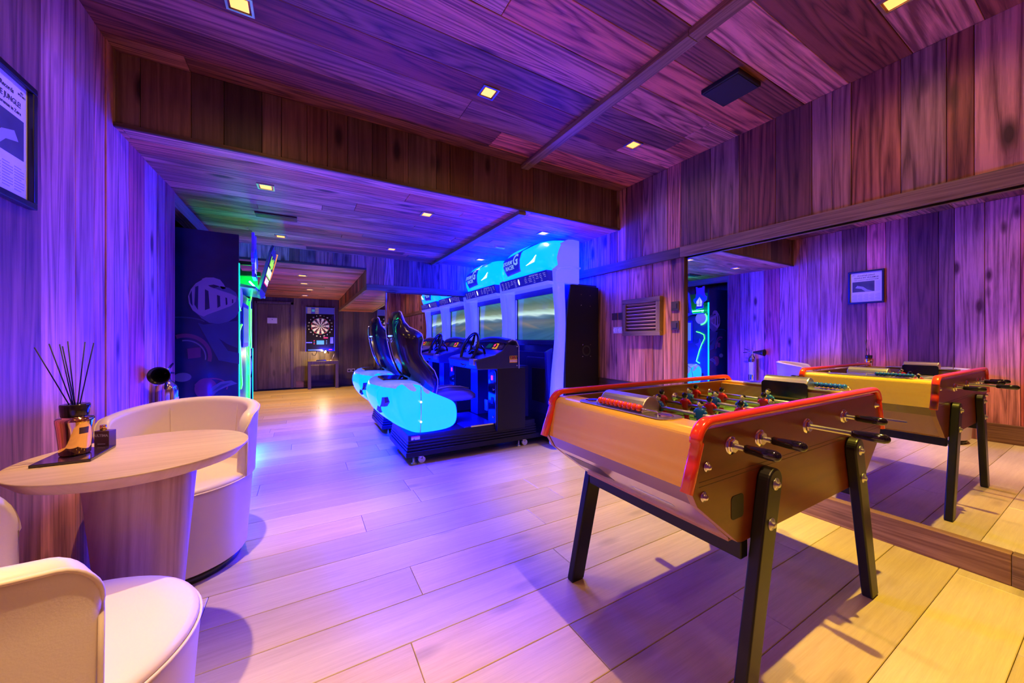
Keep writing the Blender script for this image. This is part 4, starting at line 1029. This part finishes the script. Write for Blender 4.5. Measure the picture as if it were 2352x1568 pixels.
# ---------------------------------------------------------------- barrel chairs, round table
def tub_chair(c, ang, label):
    R = thing('barrel_chair', label, 'chair', (c[0], c[1], 0), 'cream leather barrel chairs at the round table')
    c = Vector((c[0], c[1], 0))
    obj('plinth', MB().lathe(c, [(0, 0), (.235, 0), (.24, .008), (.24, .045), (0, .045)], 48), M_BLKPLAST, R)
    body = [(.0, .045), (.258, .045), (.264, .055), (.274, .20), (.284, .34), (.288, .385), (.287, .405), (.282, .412), (0, .412)]
    obj('seat_drum', MB().lathe(c, body, 64), M_LEATHER, R)
    seat = [(.284, .412), (.287, .418), (.284, .428), (.270, .436), (.21, .444), (.10, .448), (0, .449)]
    sc_ = obj('seat_cushion', MB().lathe(c, seat, 64), M_LEATHER, R)
    obj('seat_piping', MB().tube([(c.x+.289*math.cos(t), c.y+.289*math.sin(t), .412) for t in [2*PI*i/72 for i in range(72)]], .0038, 8, closed=True), M_PIPING, sc_)
    # back: wraps 200 degrees round the rear; ang = direction the chair faces
    rings = []; tops = []; n = 64; half = math.radians(100)
    for i in range(n+1):
        u = math.sin(PI/2*(-1+2*i/n)); a = ang+PI+u*half
        e = max(0, (abs(u)-.88)/.12)                      # rounding towards both ends
        top = .775-.055*abs(u)**2.2-.10*(1-math.sqrt(max(0, 1-e*e)))
        lean = 1-.35*abs(u)**3
        th = .027*(math.sqrt(max(0.02, 1-(max(0, (abs(u)-.96)/.04))**2)))
        def rc(z): return .264+(.030*lean)*((z-.05)/.72)**1.3
        pr = []
        zs = (.413, .44, .49, .55, .62, top-.03)
        for z in zs: pr.append((rc(z)+th*.9, z))
        rt = rc(top)
        for k in range(7):
            t = PI*k/6; pr.append((rt+th*.95*math.cos(t), top-.022+.022*math.sin(t)))
        for z in zs[::-1]: pr.append((rc(z)-th*.9, z))
        rings.append([(c.x+r*math.cos(a), c.y+r*math.sin(a), z) for r, z in pr])
        tops.append((c.x+(rt+th*.97)*math.cos(a), c.y+(rt+th*.97)*math.sin(a), top-.014))
    bk = obj('backrest', MB().loft(rings), M_LEATHER, R)
    def edge(u):
        a = ang+PI+u*half; pts = []
        for z in (.416, .46, .52, .6): pts.append((c.x+(.291+.014*((z)/.7)**1.3)*math.cos(a), c.y+(.291+.014*((z)/.7)**1.3)*math.sin(a), z))
        return pts
    obj('back_piping', MB().tube(edge(-.985)+tops[1:-1]+edge(.985)[::-1], .0045, 8), M_PIPING, bk)
    for u in (-.35, .35):
        a = ang+PI+u*half
        obj('back_seam', MB().tube([(c.x+r*math.cos(a), c.y+r*math.sin(a), z) for r, z in ((.250, .47), (.258, .60), (.264, .70), (.270, .745))], .0016, 6), M_PIPING, bk)
    return R
tub_chair((-.527, 2.33), math.radians(-104), 'cream leather barrel chair behind the round table, facing the camera')
tub_chair((-.515, 1.15), math.radians(33), 'cream leather barrel chair in the near left corner with its back to the camera')

tc_ = (-.475, 1.680)
R = thing('round_table', 'small round oak table with a tapered pedestal between the cream chairs', 'table', (*tc_, 0))
obj('tabletop', MB().lathe((*tc_, 0), [(0, .72), (.286, .72), (.2885, .7195), (.2895, .717), (.288, .713), (.262, .684), (.245, .678), (0, .678)], 96), M_TABLE, R)
pr_ = []
for i in range(12):
    z = .677*i/11; r = .082+.046*(z/.677)**1.2
    pr_.append([(tc_[0]+r*1.12*math.cos(t), tc_[1]+r*.95*math.sin(t), z) for t in [2*PI*k/48 for k in range(48)]])
obj('pedestal', MB().loft(pr_), M_LEGOAK, R)
T0 = .7202
ty = MB().box((-.700, 1.615, T0), (-.573, 1.785, T0+.009)); o = obj('tray', ty, mat('smoked_tray', (.03, .015, .03), .12, coat=.5), bevel=.0015)
tag(o, 'flat dark tray under the gold reed diffuser', 'tray')
bc = (-.640, 1.705); z0 = T0+.0095
R = thing('reed_diffuser', 'gold glass reed diffuser with thin black reeds on the round table', 'diffuser', (*bc, z0))
bt = [(0, 0), (.031, 0), (.034, .004), (.0355, .03), (.040, .085), (.0425, .105), (.0425, .112), (.039, .118), (.029, .119), (.029, .121)]
bb = obj('bottle', MB().lathe((*bc, z0), bt, 56), M_GOLD, R)
obj('bottle_label', MB().lathe((*bc, z0), [(.0392, .068), (.0410, .088)], 10, a0=-1.0, a1=-.45), M_BRONZE, bb)
obj('collar', MB().lathe((*bc, z0+.1205), [(0, 0), (.0295, 0), (.031, .004), (.0335, .036), (.032, .040), (.027, .0405), (.016, .036), (0, .036)], 40), mat('collar_black_gold', (.05, .035, .03), .08, .6), R)
def up(x, y, D):     # direction from the neck: lateral offset (camera right), along depth
    return None
zn = z0+.156; rt_ = Vector((.8675, -.4974)); dp = Vector((.4974, .8675))
for lx, dpt, h in ((-.155, .0, .185), (-.094, .02, .195), (-.090, -.01, .197), (-.052, .01, .205), (-.030, -.02, .190), (-.004, .02, .203), (.052, .0, .200)):
    e = Vector(bc)+rt_*(lx*.92+.012)+dp*dpt; s_ = Vector(bc)+rt_*(lx*.08+.006)
    obj('reed', MB().tube([(s_.x, s_.y, zn-.02), (e.x, e.y, zn+h)], .0016, 7), M_RUBBER, R)
bx = (-.604, 1.800)
R = thing('perfume_box', 'small dark box with white lettering and a gold cap on the round table', 'box', (bx[0], bx[1], T0+.0002))
th_ = math.radians(-24); T = Matrix.Translation((bx[0], bx[1], T0+.0002)) @ Matrix.Rotation(th_, 4, 'Z')
b_ = MB().box((-.023, -.013, 0), (.023, .013, .060), 0, T); bo = obj('box_body', b_, mat('box_brown', (.11, .055, .045), .3), R, bevel=.001)
ry = T.to_3x3() @ Vector((1, 0, 0)); nf = T.to_3x3() @ Vector((0, -1, 0))
obj('box_words', textmb('ULTIMA', .0118, T @ Vector((0, -.0134, .044)), ry, Z, .0002, bold=.0004), M_STWH, bo)
obj('box_line', MB().box((-.012, -.0138, .014), (.012, -.013, .0162), 0, T), M_STWH, bo)
obj('cap', MB().lathe(T @ Vector((-.006, 0, .0602)), [(0, 0), (.0085, 0), (.0085, .017), (.0078, .018), (0, .018)], 28), M_GOLDCAP, R)

# ---------------------------------------------------------------- wall and ceiling fixtures
M_FRAME = mat('frame_black', (.012, .010, .012), .3)
M_PAPER = mat('newsprint', (.78, .76, .74), .6)
M_INK = mat('ink', (.05, .05, .06), .7)
M_INKL = mat('print_grey', (.38, .38, .40), .7)
M_PHOTO = mat('printed_photo', (.09, .09, .10), .6, var=.8)
M_LENS = emis('lamp_lens', (1.0, .46, .10), 2.0)
# newspaper in a frame on the left wall
ya, yb_, za, zb = 1.615, 1.965, 1.555, 1.985
xw = lambda y: -.832-(3.545-y)*.0117+.001
xc_ = xw(1.8)+.002
R = thing('framed_newspaper', 'framed newspaper front page on the left wall above the round table', 'picture', (xc_, (ya+yb_)/2, za))
fr = MB()
for a, b in (((ya, za), (yb_, za+.022)), ((ya, zb-.022), (yb_, zb)), ((ya, za+.022), (ya+.022, zb-.022)), ((yb_-.022, za+.022), (yb_, zb-.022))):
    obj('frame', MB().box((xc_, a[0], a[1]), (xc_+.022, b[0], b[1])), M_FRAME, R, bevel=.003)
pg = obj('page', MB().box((xc_, ya+.02, za+.02), (xc_+.006, yb_-.02, zb-.02)), M_PAPER, R)
xt = xc_+.0065
def tx(s_, size, y, z, m=M_INK, b=0, al='CENTER', sq=1.0): return obj('page_words', textmb(s_, size, (xt, y, z), Y, Z, .0003, al, b, squash=sq), m, pg)
ym_ = (ya+yb_)/2
tx('Kinshasa Bell Records', .021, ym_, zb-.062, b=.0003, sq=.9)
tx('RUMBLE IN THE JUNGLE!', .0255, ym_, zb-.093, b=.0003, sq=.84)
tx('Muhammad Ali stuns Foreman in Zaire', .0165, ym_, zb-.120, b=.0002, sq=.92)
tx('ALI', .010, yb_-.052, zb-.046); tx('SPECIAL!', .010, yb_-.052, zb-.056)
obj('page_photo', MB().box((xt-.001, yb_-.042-.215+.0, zb-.275), (xt+.0004, yb_-.042, zb-.140)), M_PHOTO, pg)
obj('photo_highlight', MB().prism([(yb_-.24, zb-.27), (yb_-.19, zb-.25), (yb_-.15, zb-.21), (yb_-.09, zb-.19), (yb_-.07, zb-.22), (yb_-.13, zb-.235), (yb_-.17, zb-.272)], 'x', xt, xt+.0008), M_INKL, pg)
mb = MB()
for c_ in range(5):
    y0_ = ya+.040+c_*.0555
    for r_ in range(9):
        if c_ < 1 and r_ > 20: continue
        mb.box((xt, y0_, za+.045+r_*.0095), (xt+.0004, y0_+.048*(1 if r_ % 4 else .7), za+.0475+r_*.0095))
for r_ in range(14): mb.box((xt, ya+.038, zb-.270+r_*.0095), (xt+.0004, ya+.083, zb-.2675+r_*.0095))
o = obj('page_print', mb, M_INKL, pg); o['kind'] = 'stuff'

# fire extinguisher on the left wall
ex, ey = -.772, 3.13
R = thing('fire_extinguisher', 'polished chrome fire extinguisher with a black horn hung low on the left wall', 'extinguisher', (ex, ey, .42))
obj('cylinder', MB().lathe((ex, ey, .42), [(0, 0), (.050, 0), (.056, .008), (.057, .02), (.057, .34), (.052, .37), (.036, .395), (.020, .41), (.018, .43), (0, .43)], 36), M_CHROME, R)
obj('valve', MB().lathe((ex, ey, .85), [(0, 0), (.016, 0), (.018, .01), (.018, .035), (.012, .045), (0, .05)], 20), M_STEEL, R)
obj('handle', MB().tube([(ex, ey, .892), (ex, ey+.03, .905), (ex+.0, ey+.12, .93)], [.008, .009, .006], 8), M_CHROME, R)
obj('handle', MB().tube([(ex, ey, .880), (ex, ey+.05, .875), (ex+.0, ey+.14, .865)], [.008, .008, .006], 8), M_CHROME, R)
obj('horn', MB().lathe((ex, ey-.015, .878), [(.012, 0), (.020, .03), (.032, .08), (.050, .15), (.054, .165), (.050, .166), (.028, .08), (.010, .03), (0, .02)], 28, axis=(0.05, -1, -.02)), M_BLKPLAST, R)
obj('data_label', MB().lathe((ex, ey, .52), [(.0575, 0), (.0575, .2)], 12, a0=-.6, a1=.6), M_STWH, R)
obj('wall_bracket', MB().box((ex-.075, ey-.02, .70), (ex-.05, ey+.02, .80)), M_STEEL, R)

# downlights
def dl(x, y, zc, lab, grp, s=.052):
    R = thing('downlight', lab, 'ceiling light', (x, y, zc), grp)
    fr = MB()
    for a, b in (((-s, -s), (s, -s+.010)), ((-s, s-.010), (s, s)), ((-s, -s+.010), (-s+.010, s-.010)), ((s-.010, -s+.010), (s, s-.010))):
        fr.box((x+a[0], y+a[1], zc-.006), (x+b[0], y+b[1], zc+.002))
    fo = obj('trim_frame', fr, M_STEEL, R)
    obj('lens', MB().box((x-s+.018, y-s+.018, zc-.0045), (x+s-.018, y+s-.018, zc-.001)), M_LENS, R, bevel=.002)
g1, g2, g3 = 'square downlights in the main ceiling', 'square downlights in the lower ceiling', 'square downlights in the passage ceiling'
labs = ['square downlight at the top left edge of the main ceiling, over the near chairs', 'square downlight in the middle of the main ceiling, left of the wooden strip', 'square downlight of the main ceiling near the right wall, behind the black speaker', 'square downlight at the top right edge of the main ceiling, over the table football',
        'square downlight over the camera', 'square downlight over the near chair', 'square downlight behind the camera', 'square downlight behind the camera by the mirror']
for (x, y), l in list(zip(DOWN_MAIN, labs))[:4]: dl(x, y, HC-.002, l, g1)
labs = ['lower-ceiling downlight nearest the left wall in its front row', 'lower-ceiling downlight in the middle of its front row', 'lower-ceiling downlight just in front of the nearer glowing hood',
        'lower-ceiling downlight beside the hanging booth signs', 'lower-ceiling downlight in the middle of its back row', 'lower-ceiling downlight above the farther glowing hood']
for (x, y), l in zip(DOWN_LOW, labs): dl(x, y, HL-.002, l, g2)
labs = ['passage downlight nearest the camera', 'second passage downlight from the camera', 'third passage downlight from the camera, right of the others', 'passage downlight closest to the dartboard wall']
for (x, y), l in zip(DOWN_PASS, labs): dl(x, y, HP-.002, l, g3, .06)

# ceiling speaker, ceiling slot vent
mb = MB().box((2.035, 1.085, HC-.028), (2.265, 1.30, HC-.002))
R = thing('ceiling_speaker', 'flat black square speaker on the ceiling near the right wall', 'speaker', (2.15, 1.19, HC))
obj('speaker_box', mb, M_BLK, R, bevel=.004)
obj('speaker_grille', MB().box((2.045, 1.095, HC-.031), (2.255, 1.29, HC-.0275)), mat('speaker_cloth', (.02, .016, .02), .8, bump=.4, bscale=900), R)
R = thing('ceiling_vent', 'dark rectangular slot vent in the lower ceiling left of the middle', 'vent', (-.22, 3.80, HL))
obj('vent_frame', MB().box((-.37, 3.74, HL-.014), (-.06, 3.86, HL-.002)), M_DARKW, R, bevel=.002)
obj('vent_slot', MB().box((-.35, 3.755, HL-.016), (-.08, 3.845, HL-.0135)), M_BLK, R)

R = thing('ceiling_sensor', 'small white sensor strip on the lower ceiling left of the nearer hood', 'sensor', (2.0, 3.77, HL))
obj('sensor_body', MB().box((1.94, 3.755, HL-.018), (2.06, 3.785, HL-.002)), M_WHITE, R, bevel=.004)
obj('sensor_window', MB().box((1.98, 3.76, HL-.020), (2.02, 3.78, HL-.0175)), M_STEEL, R)

# slatted wooden vent grille on the right wall
def rw(x, y): return None
gy0, gy1, gz0, gz1 = 2.085, 2.515, 1.125, 1.470
R = thing('wall_vent_grille', 'slatted wooden ventilation grille on the right wall, left of the mirror', 'vent', (XR, (gy0+gy1)/2, gz0))
f_ = .045
for a, b, ax_ in (((gy0, gz0), (gy1, gz0+f_), 1), ((gy0, gz1-f_), (gy1, gz1), 1), ((gy0, gz0+f_), (gy0+f_, gz1-f_), 2), ((gy1-f_, gz0+f_), (gy1, gz1-f_), 2)):
    board('frame_board', (XR-.045, a[0], a[1]), (XR-.001, b[0], b[1]), ax_, M_TRIM, int(a[0]*10), R, None)
for i in range(8):
    z = gz0+f_+.010+i*(gz1-gz0-2*f_)/8
    T = Matrix.Translation((XR-.022, 0, z+.008)) @ Matrix.Rotation(math.radians(28), 4, 'Y')
    s_ = obj('slat', MB().box((-.018, gy0+f_, -.004), (.018, gy1-f_, .004), 0, T), mat('slat_wood', (.40, .21, .12), .5) if i == 0 else bpy.data.materials['slat_wood'], R)
obj('vent_back', MB().box((XR-.004, gy0+f_, gz0+f_), (XR-.001, gy1-f_, gz1-f_)), M_BLK, R)
# switches and sockets
def plate(nm, lab, cat, y0, y1, z0, z1, m, kind, grp=None):
    R = thing(nm, lab, cat, (XR, (y0+y1)/2, z0), grp)
    p = obj('cover_plate', MB().box((XR-.010, y0, z0), (XR-.001, y1, z1)), m, R, bevel=.002)
    yc_, zc_ = (y0+y1)/2, (z0+z1)/2
    if kind == 'switch':
        obj('rocker', MB().box((XR-.014, yc_-.022, zc_-.022), (XR-.009, yc_+.022, zc_+.022)), m, R, bevel=.002)
        obj('rocker_mark', MB().box((XR-.016, yc_-.022, zc_-.022), (XR-.0135, yc_-.014, zc_+.02)), M_BLK, R)
    elif kind == 'socket2':
        for q in (-.032, .032):
            s_ = obj('socket_ring', MB().lathe((XR-.010, yc_+q, zc_), [(.024, 0), (.024, .004), (.019, .005), (.019, .001), (0, .001)], 24, axis=(-1, 0, 0)), M_WHITE, R)
            for k in (-.008, .008): obj('pin_hole', MB().lathe((XR-.0112, yc_+q, zc_+k), [(.003, 0), (.003, .0006), (0, .0006)], 10, axis=(-1, 0, 0)), M_BLK, s_)
    return R
plate('light_switch', 'upper bronze square switch beside the mirror edge', 'switch', 1.925, 2.000, 1.336, 1.412, M_BRONZE, 'switch', 'bronze switches by the mirror')
plate('light_switch', 'lower bronze square switch beside the mirror edge', 'switch', 1.925, 2.000, 1.172, 1.248, M_BRONZE, 'switch', 'bronze switches by the mirror')
plate('power_socket', 'double white power socket left of the wooden grille', 'socket', 2.545, 2.665, 1.150, 1.215, M_DIMPLAST, 'socket2')
plate('blank_plate', 'right one of two dark blank wall plates above the double socket', 'wall plate', 2.53, 2.60, 1.285, 1.355, M_BRONZE, 'none', 'dark blank wall plates')
plate('blank_plate', 'left one of two dark blank wall plates above the double socket', 'wall plate', 2.615, 2.685, 1.285, 1.355, M_BRONZE, 'none', 'dark blank wall plates')
R = thing('wall_socket', 'small white socket low on the left wall under the fire extinguisher', 'socket', (-.836, 3.12, .33))
obj('cover_plate', MB().box((-.8375, 3.08, .32), (-.828, 3.16, .40)), M_DIMPLAST, R, bevel=.002)
obj('socket_well', MB().lathe((-.8285, 3.12, .36), [(.024, 0), (.024, .003), (.020, .003), (.018, .001), (0, .001)], 20, axis=(1, 0, 0)), M_WHITE, R)

# ---------------------------------------------------------------- end of the passage
yb_ = YE-.001
def dz(y): return 1.815-(y-105)*1.01/770
def dx(x): return .015+(x-80)*.585/490
R = thing('dart_machine', 'electronic dartboard machine hanging on the far wall of the passage', 'dart machine', (.30, YE, .80))
obj('case', MB().box((dx(80), YE-.09, dz(875)), (dx(570), YE-.002, dz(105))), M_BLKGLOSS, R, bevel=.006)
yf_ = YE-.0915
def rc(nm, x0, y0, x1, y1, m, k=1, par=R): return obj(nm, MB().box((dx(x0), yf_-.0015*k, dz(y1)), (dx(x1), yf_+.001, dz(y0))), m, par)
rc('top_display', 88, 112, 562, 226, emis('dart_display_blue', (.03, .02, .30), .8))
for i in range(4):
    for x0 in (110, 238): rc('score_light', x0, 124+i*27, x0+60, 140+i*27, emis('score_amber', (.30, .16, .16), .8) if i == 0 and x0 == 110 else bpy.data.materials['score_amber'], 2)
rc('score_window', 182, 152, 230, 190, emis('score_cyan', (.05, .22, .35), .9), 2)
for x in (80, 566): rc('case_edge', x, 105, x+5, 875, M_STEEL, 2)
bc_ = Vector((dx(325), yf_, dz(437))); rr = .187
M_DW, M_DB, M_DR, M_DG = mat('dart_cream', (.75, .68, .58), .5, emit=(.3, .26, .22), es=.25), mat('dart_black', (.02, .01, .012), .5), mat('dart_red', (.45, .03, .05), .5), mat('dart_green', (.02, .22, .12), .5)
mb = MB()
def seg(r0, r1, a0, a1, mi, d):
    n = 3; o_ = [(bc_.x+r1*math.cos(a0+(a1-a0)*i/n), bc_.y-d, bc_.z+r1*math.sin(a0+(a1-a0)*i/n)) for i in range(n+1)]
    i_ = [(bc_.x+r0*math.cos(a0+(a1-a0)*i/n), bc_.y-d, bc_.z+r0*math.sin(a0+(a1-a0)*i/n)) for i in range(n+1)]
    mb.add(o_+i_[::-1], [tuple(range(2*n+2))], mi)
for i in range(20):
    a0 = 2*PI*(i-.5)/20; a1 = a0+2*PI/20; dk = i % 2
    for r0, r1, m_ in ((.08, .53, 1 if dk else 0), (.53, .58, 2 if dk else 3), (.58, .93, 1 if dk else 0), (.93, 1.0, 2 if dk else 3)): seg(rr*r0, rr*r1, a0, a1, m_, .008)
mb.lathe(bc_, [(rr, 0), (rr, .008)], 40, 1, axis=(0, -1, 0))
bd = obj('dart_target', mb, [M_DW, M_DB, M_DR, M_DG], R)
obj('bullseye', MB().lathe(bc_-Vector((0, .008, 0)), [(rr*.08, 0), (rr*.08, .003), (rr*.04, .004), (0, .004)], 18, axis=(0, -1, 0)), M_DG, bd)
nums = [6, 13, 4, 18, 1, 20, 5, 12, 9, 14, 11, 8, 16, 7, 19, 3, 17, 2, 15, 10]
for i, n_ in enumerate(nums):
    a = 2*PI*i/20
    obj('number', textmb(str(n_), .035, bc_+Vector((rr*1.27*math.cos(a), -.002, rr*1.27*math.sin(a))), X, Z, .0004, bold=.0006), M_STWH, R)
rc('control_screen', 262, 685, 388, 755, emis('dart_screen_cyan', (.04, .35, 1), 1.2))
for i in range(3):
    for x_, m_ in ((222, 'a'), (430, 'b')):
        rc('control_button', x_-8, 690+i*26-5, x_+8, 690+i*26+5, M_LEDR if (i != 1 and m_ == 'a') else M_LOGOLT, 2)
rc('coin_slot_plate', 495, 628, 545, 738, M_STEEL, 2)
rc('red_display', 378, 628, 455, 650, emis('red_display_glow', (.9, .01, .08), 1.0), 1)
rc('handle_bar', 90, 712, 188, 730, M_STEEL, 3)
rc('light_bar', 120, 838, 360, 860, emis('light_bar_blue', (.02, .14, .55), 1.0), 1)
rc('light_bar', 470, 838, 525, 850, M_LEDR, 1)
obj('power_cable', MB().tube([(dx(260)+.01, YE-.03, dz(876)), (dx(268), YE-.03, dz(900)), (dx(240), YE-.03, dz(945)), (dx(205), YE-.03, dz(935)), (dx(190), YE-.02, dz(905))], .004, 6), M_RUBBER, R)
# console table
R = thing('console_table', 'low dark wooden console table under the dartboard machine', 'table', (.34, 9.08, 0))
x0, x1, y0, y1, zt = .055, .655, 8.93, 9.26, .605
obj('top', MB().box((x0, y0, zt-.075), (x1, y1, zt)), M_CONS, R, bevel=.003)
for a, b in ((x0, x0+.065), (x1-.065, x1)):
    obj('leg', MB().box((a, y0, 0), (b, y1, zt-.0755)), M_CONS, R, bevel=.003)
# lamp on it
lx, ly = .53, 9.10
R = thing('desk_lamp', 'small lit chrome desk lamp on the console table', 'lamp', (lx, ly, zt))
obj('base', MB().lathe((lx, ly, zt), [(0, 0), (.055, 0), (.055, .008), (.012, .014), (0, .014)], 28), M_GOLDCAP, R)
obj('arm', MB().tube([(lx, ly, zt+.012), (lx+.055, ly, zt+.165)], .005, 8), M_CHROME, R)
obj('arm', MB().tube([(lx+.055, ly, zt+.165), (lx-.09, ly-.01, zt+.205)], .005, 8), M_CHROME, R)
hd_ = obj('lamp_head', MB().lathe((lx-.06, ly-.01, zt+.165), [(.012, 0), (.024, .02), (.040, .07), (.042, .085)], 24, axis=(-.75, -.25, .35)), M_CHROME, R)
obj('bulb', MB().ball((lx-.115, ly-.028, zt+.19), .024, 10), emis('bulb_white', (1, .9, .75), 60), hd_)
lamp('lamp_glow', 'POINT', (lx-.18, ly-.06, zt+.19), 16, (1, .72, .38), shadow_soft_size=.02)
o = obj('tablet', MB().prism([(.21, zt+.001), (.42, zt+.001), (.40, zt+.026), (.225, zt+.022)], 'y', 8.98, 9.12), M_BLKGLOSS, bevel=.004)
tag(o, 'small black console device lying on the console table', 'device')
for x, l in ((.915, 'left one of two white sockets low on the far wall'), (1.005, 'right one of two white sockets low on the far wall')):
    R = thing('wall_socket', l, 'socket', (x, YE, .31), 'white sockets low on the far wall')
    obj('cover_plate', MB().box((x-.04, YE-.012, .30), (x+.04, YE-.001, .38)), M_DIMPLAST, R, bevel=.002)
    obj('socket_well', MB().lathe((x, YE-.012, .34), [(.024, 0), (.024, .002), (0, .002)], 18, axis=(0, -1, 0)), M_BLK, R)
R = thing('door_notice', 'small white notice plate on the wooden door', 'sign', (-.61, YE-.03, 1.43))
obj('notice_plate', MB().box((-.70, YE-.052, 1.425), (-.52, YE-.046, 1.545)), M_WHITE, R)
obj('notice_mark', MB().box((-.62, YE-.0535, 1.50), (-.60, YE-.0518, 1.52)), M_INKL, R)
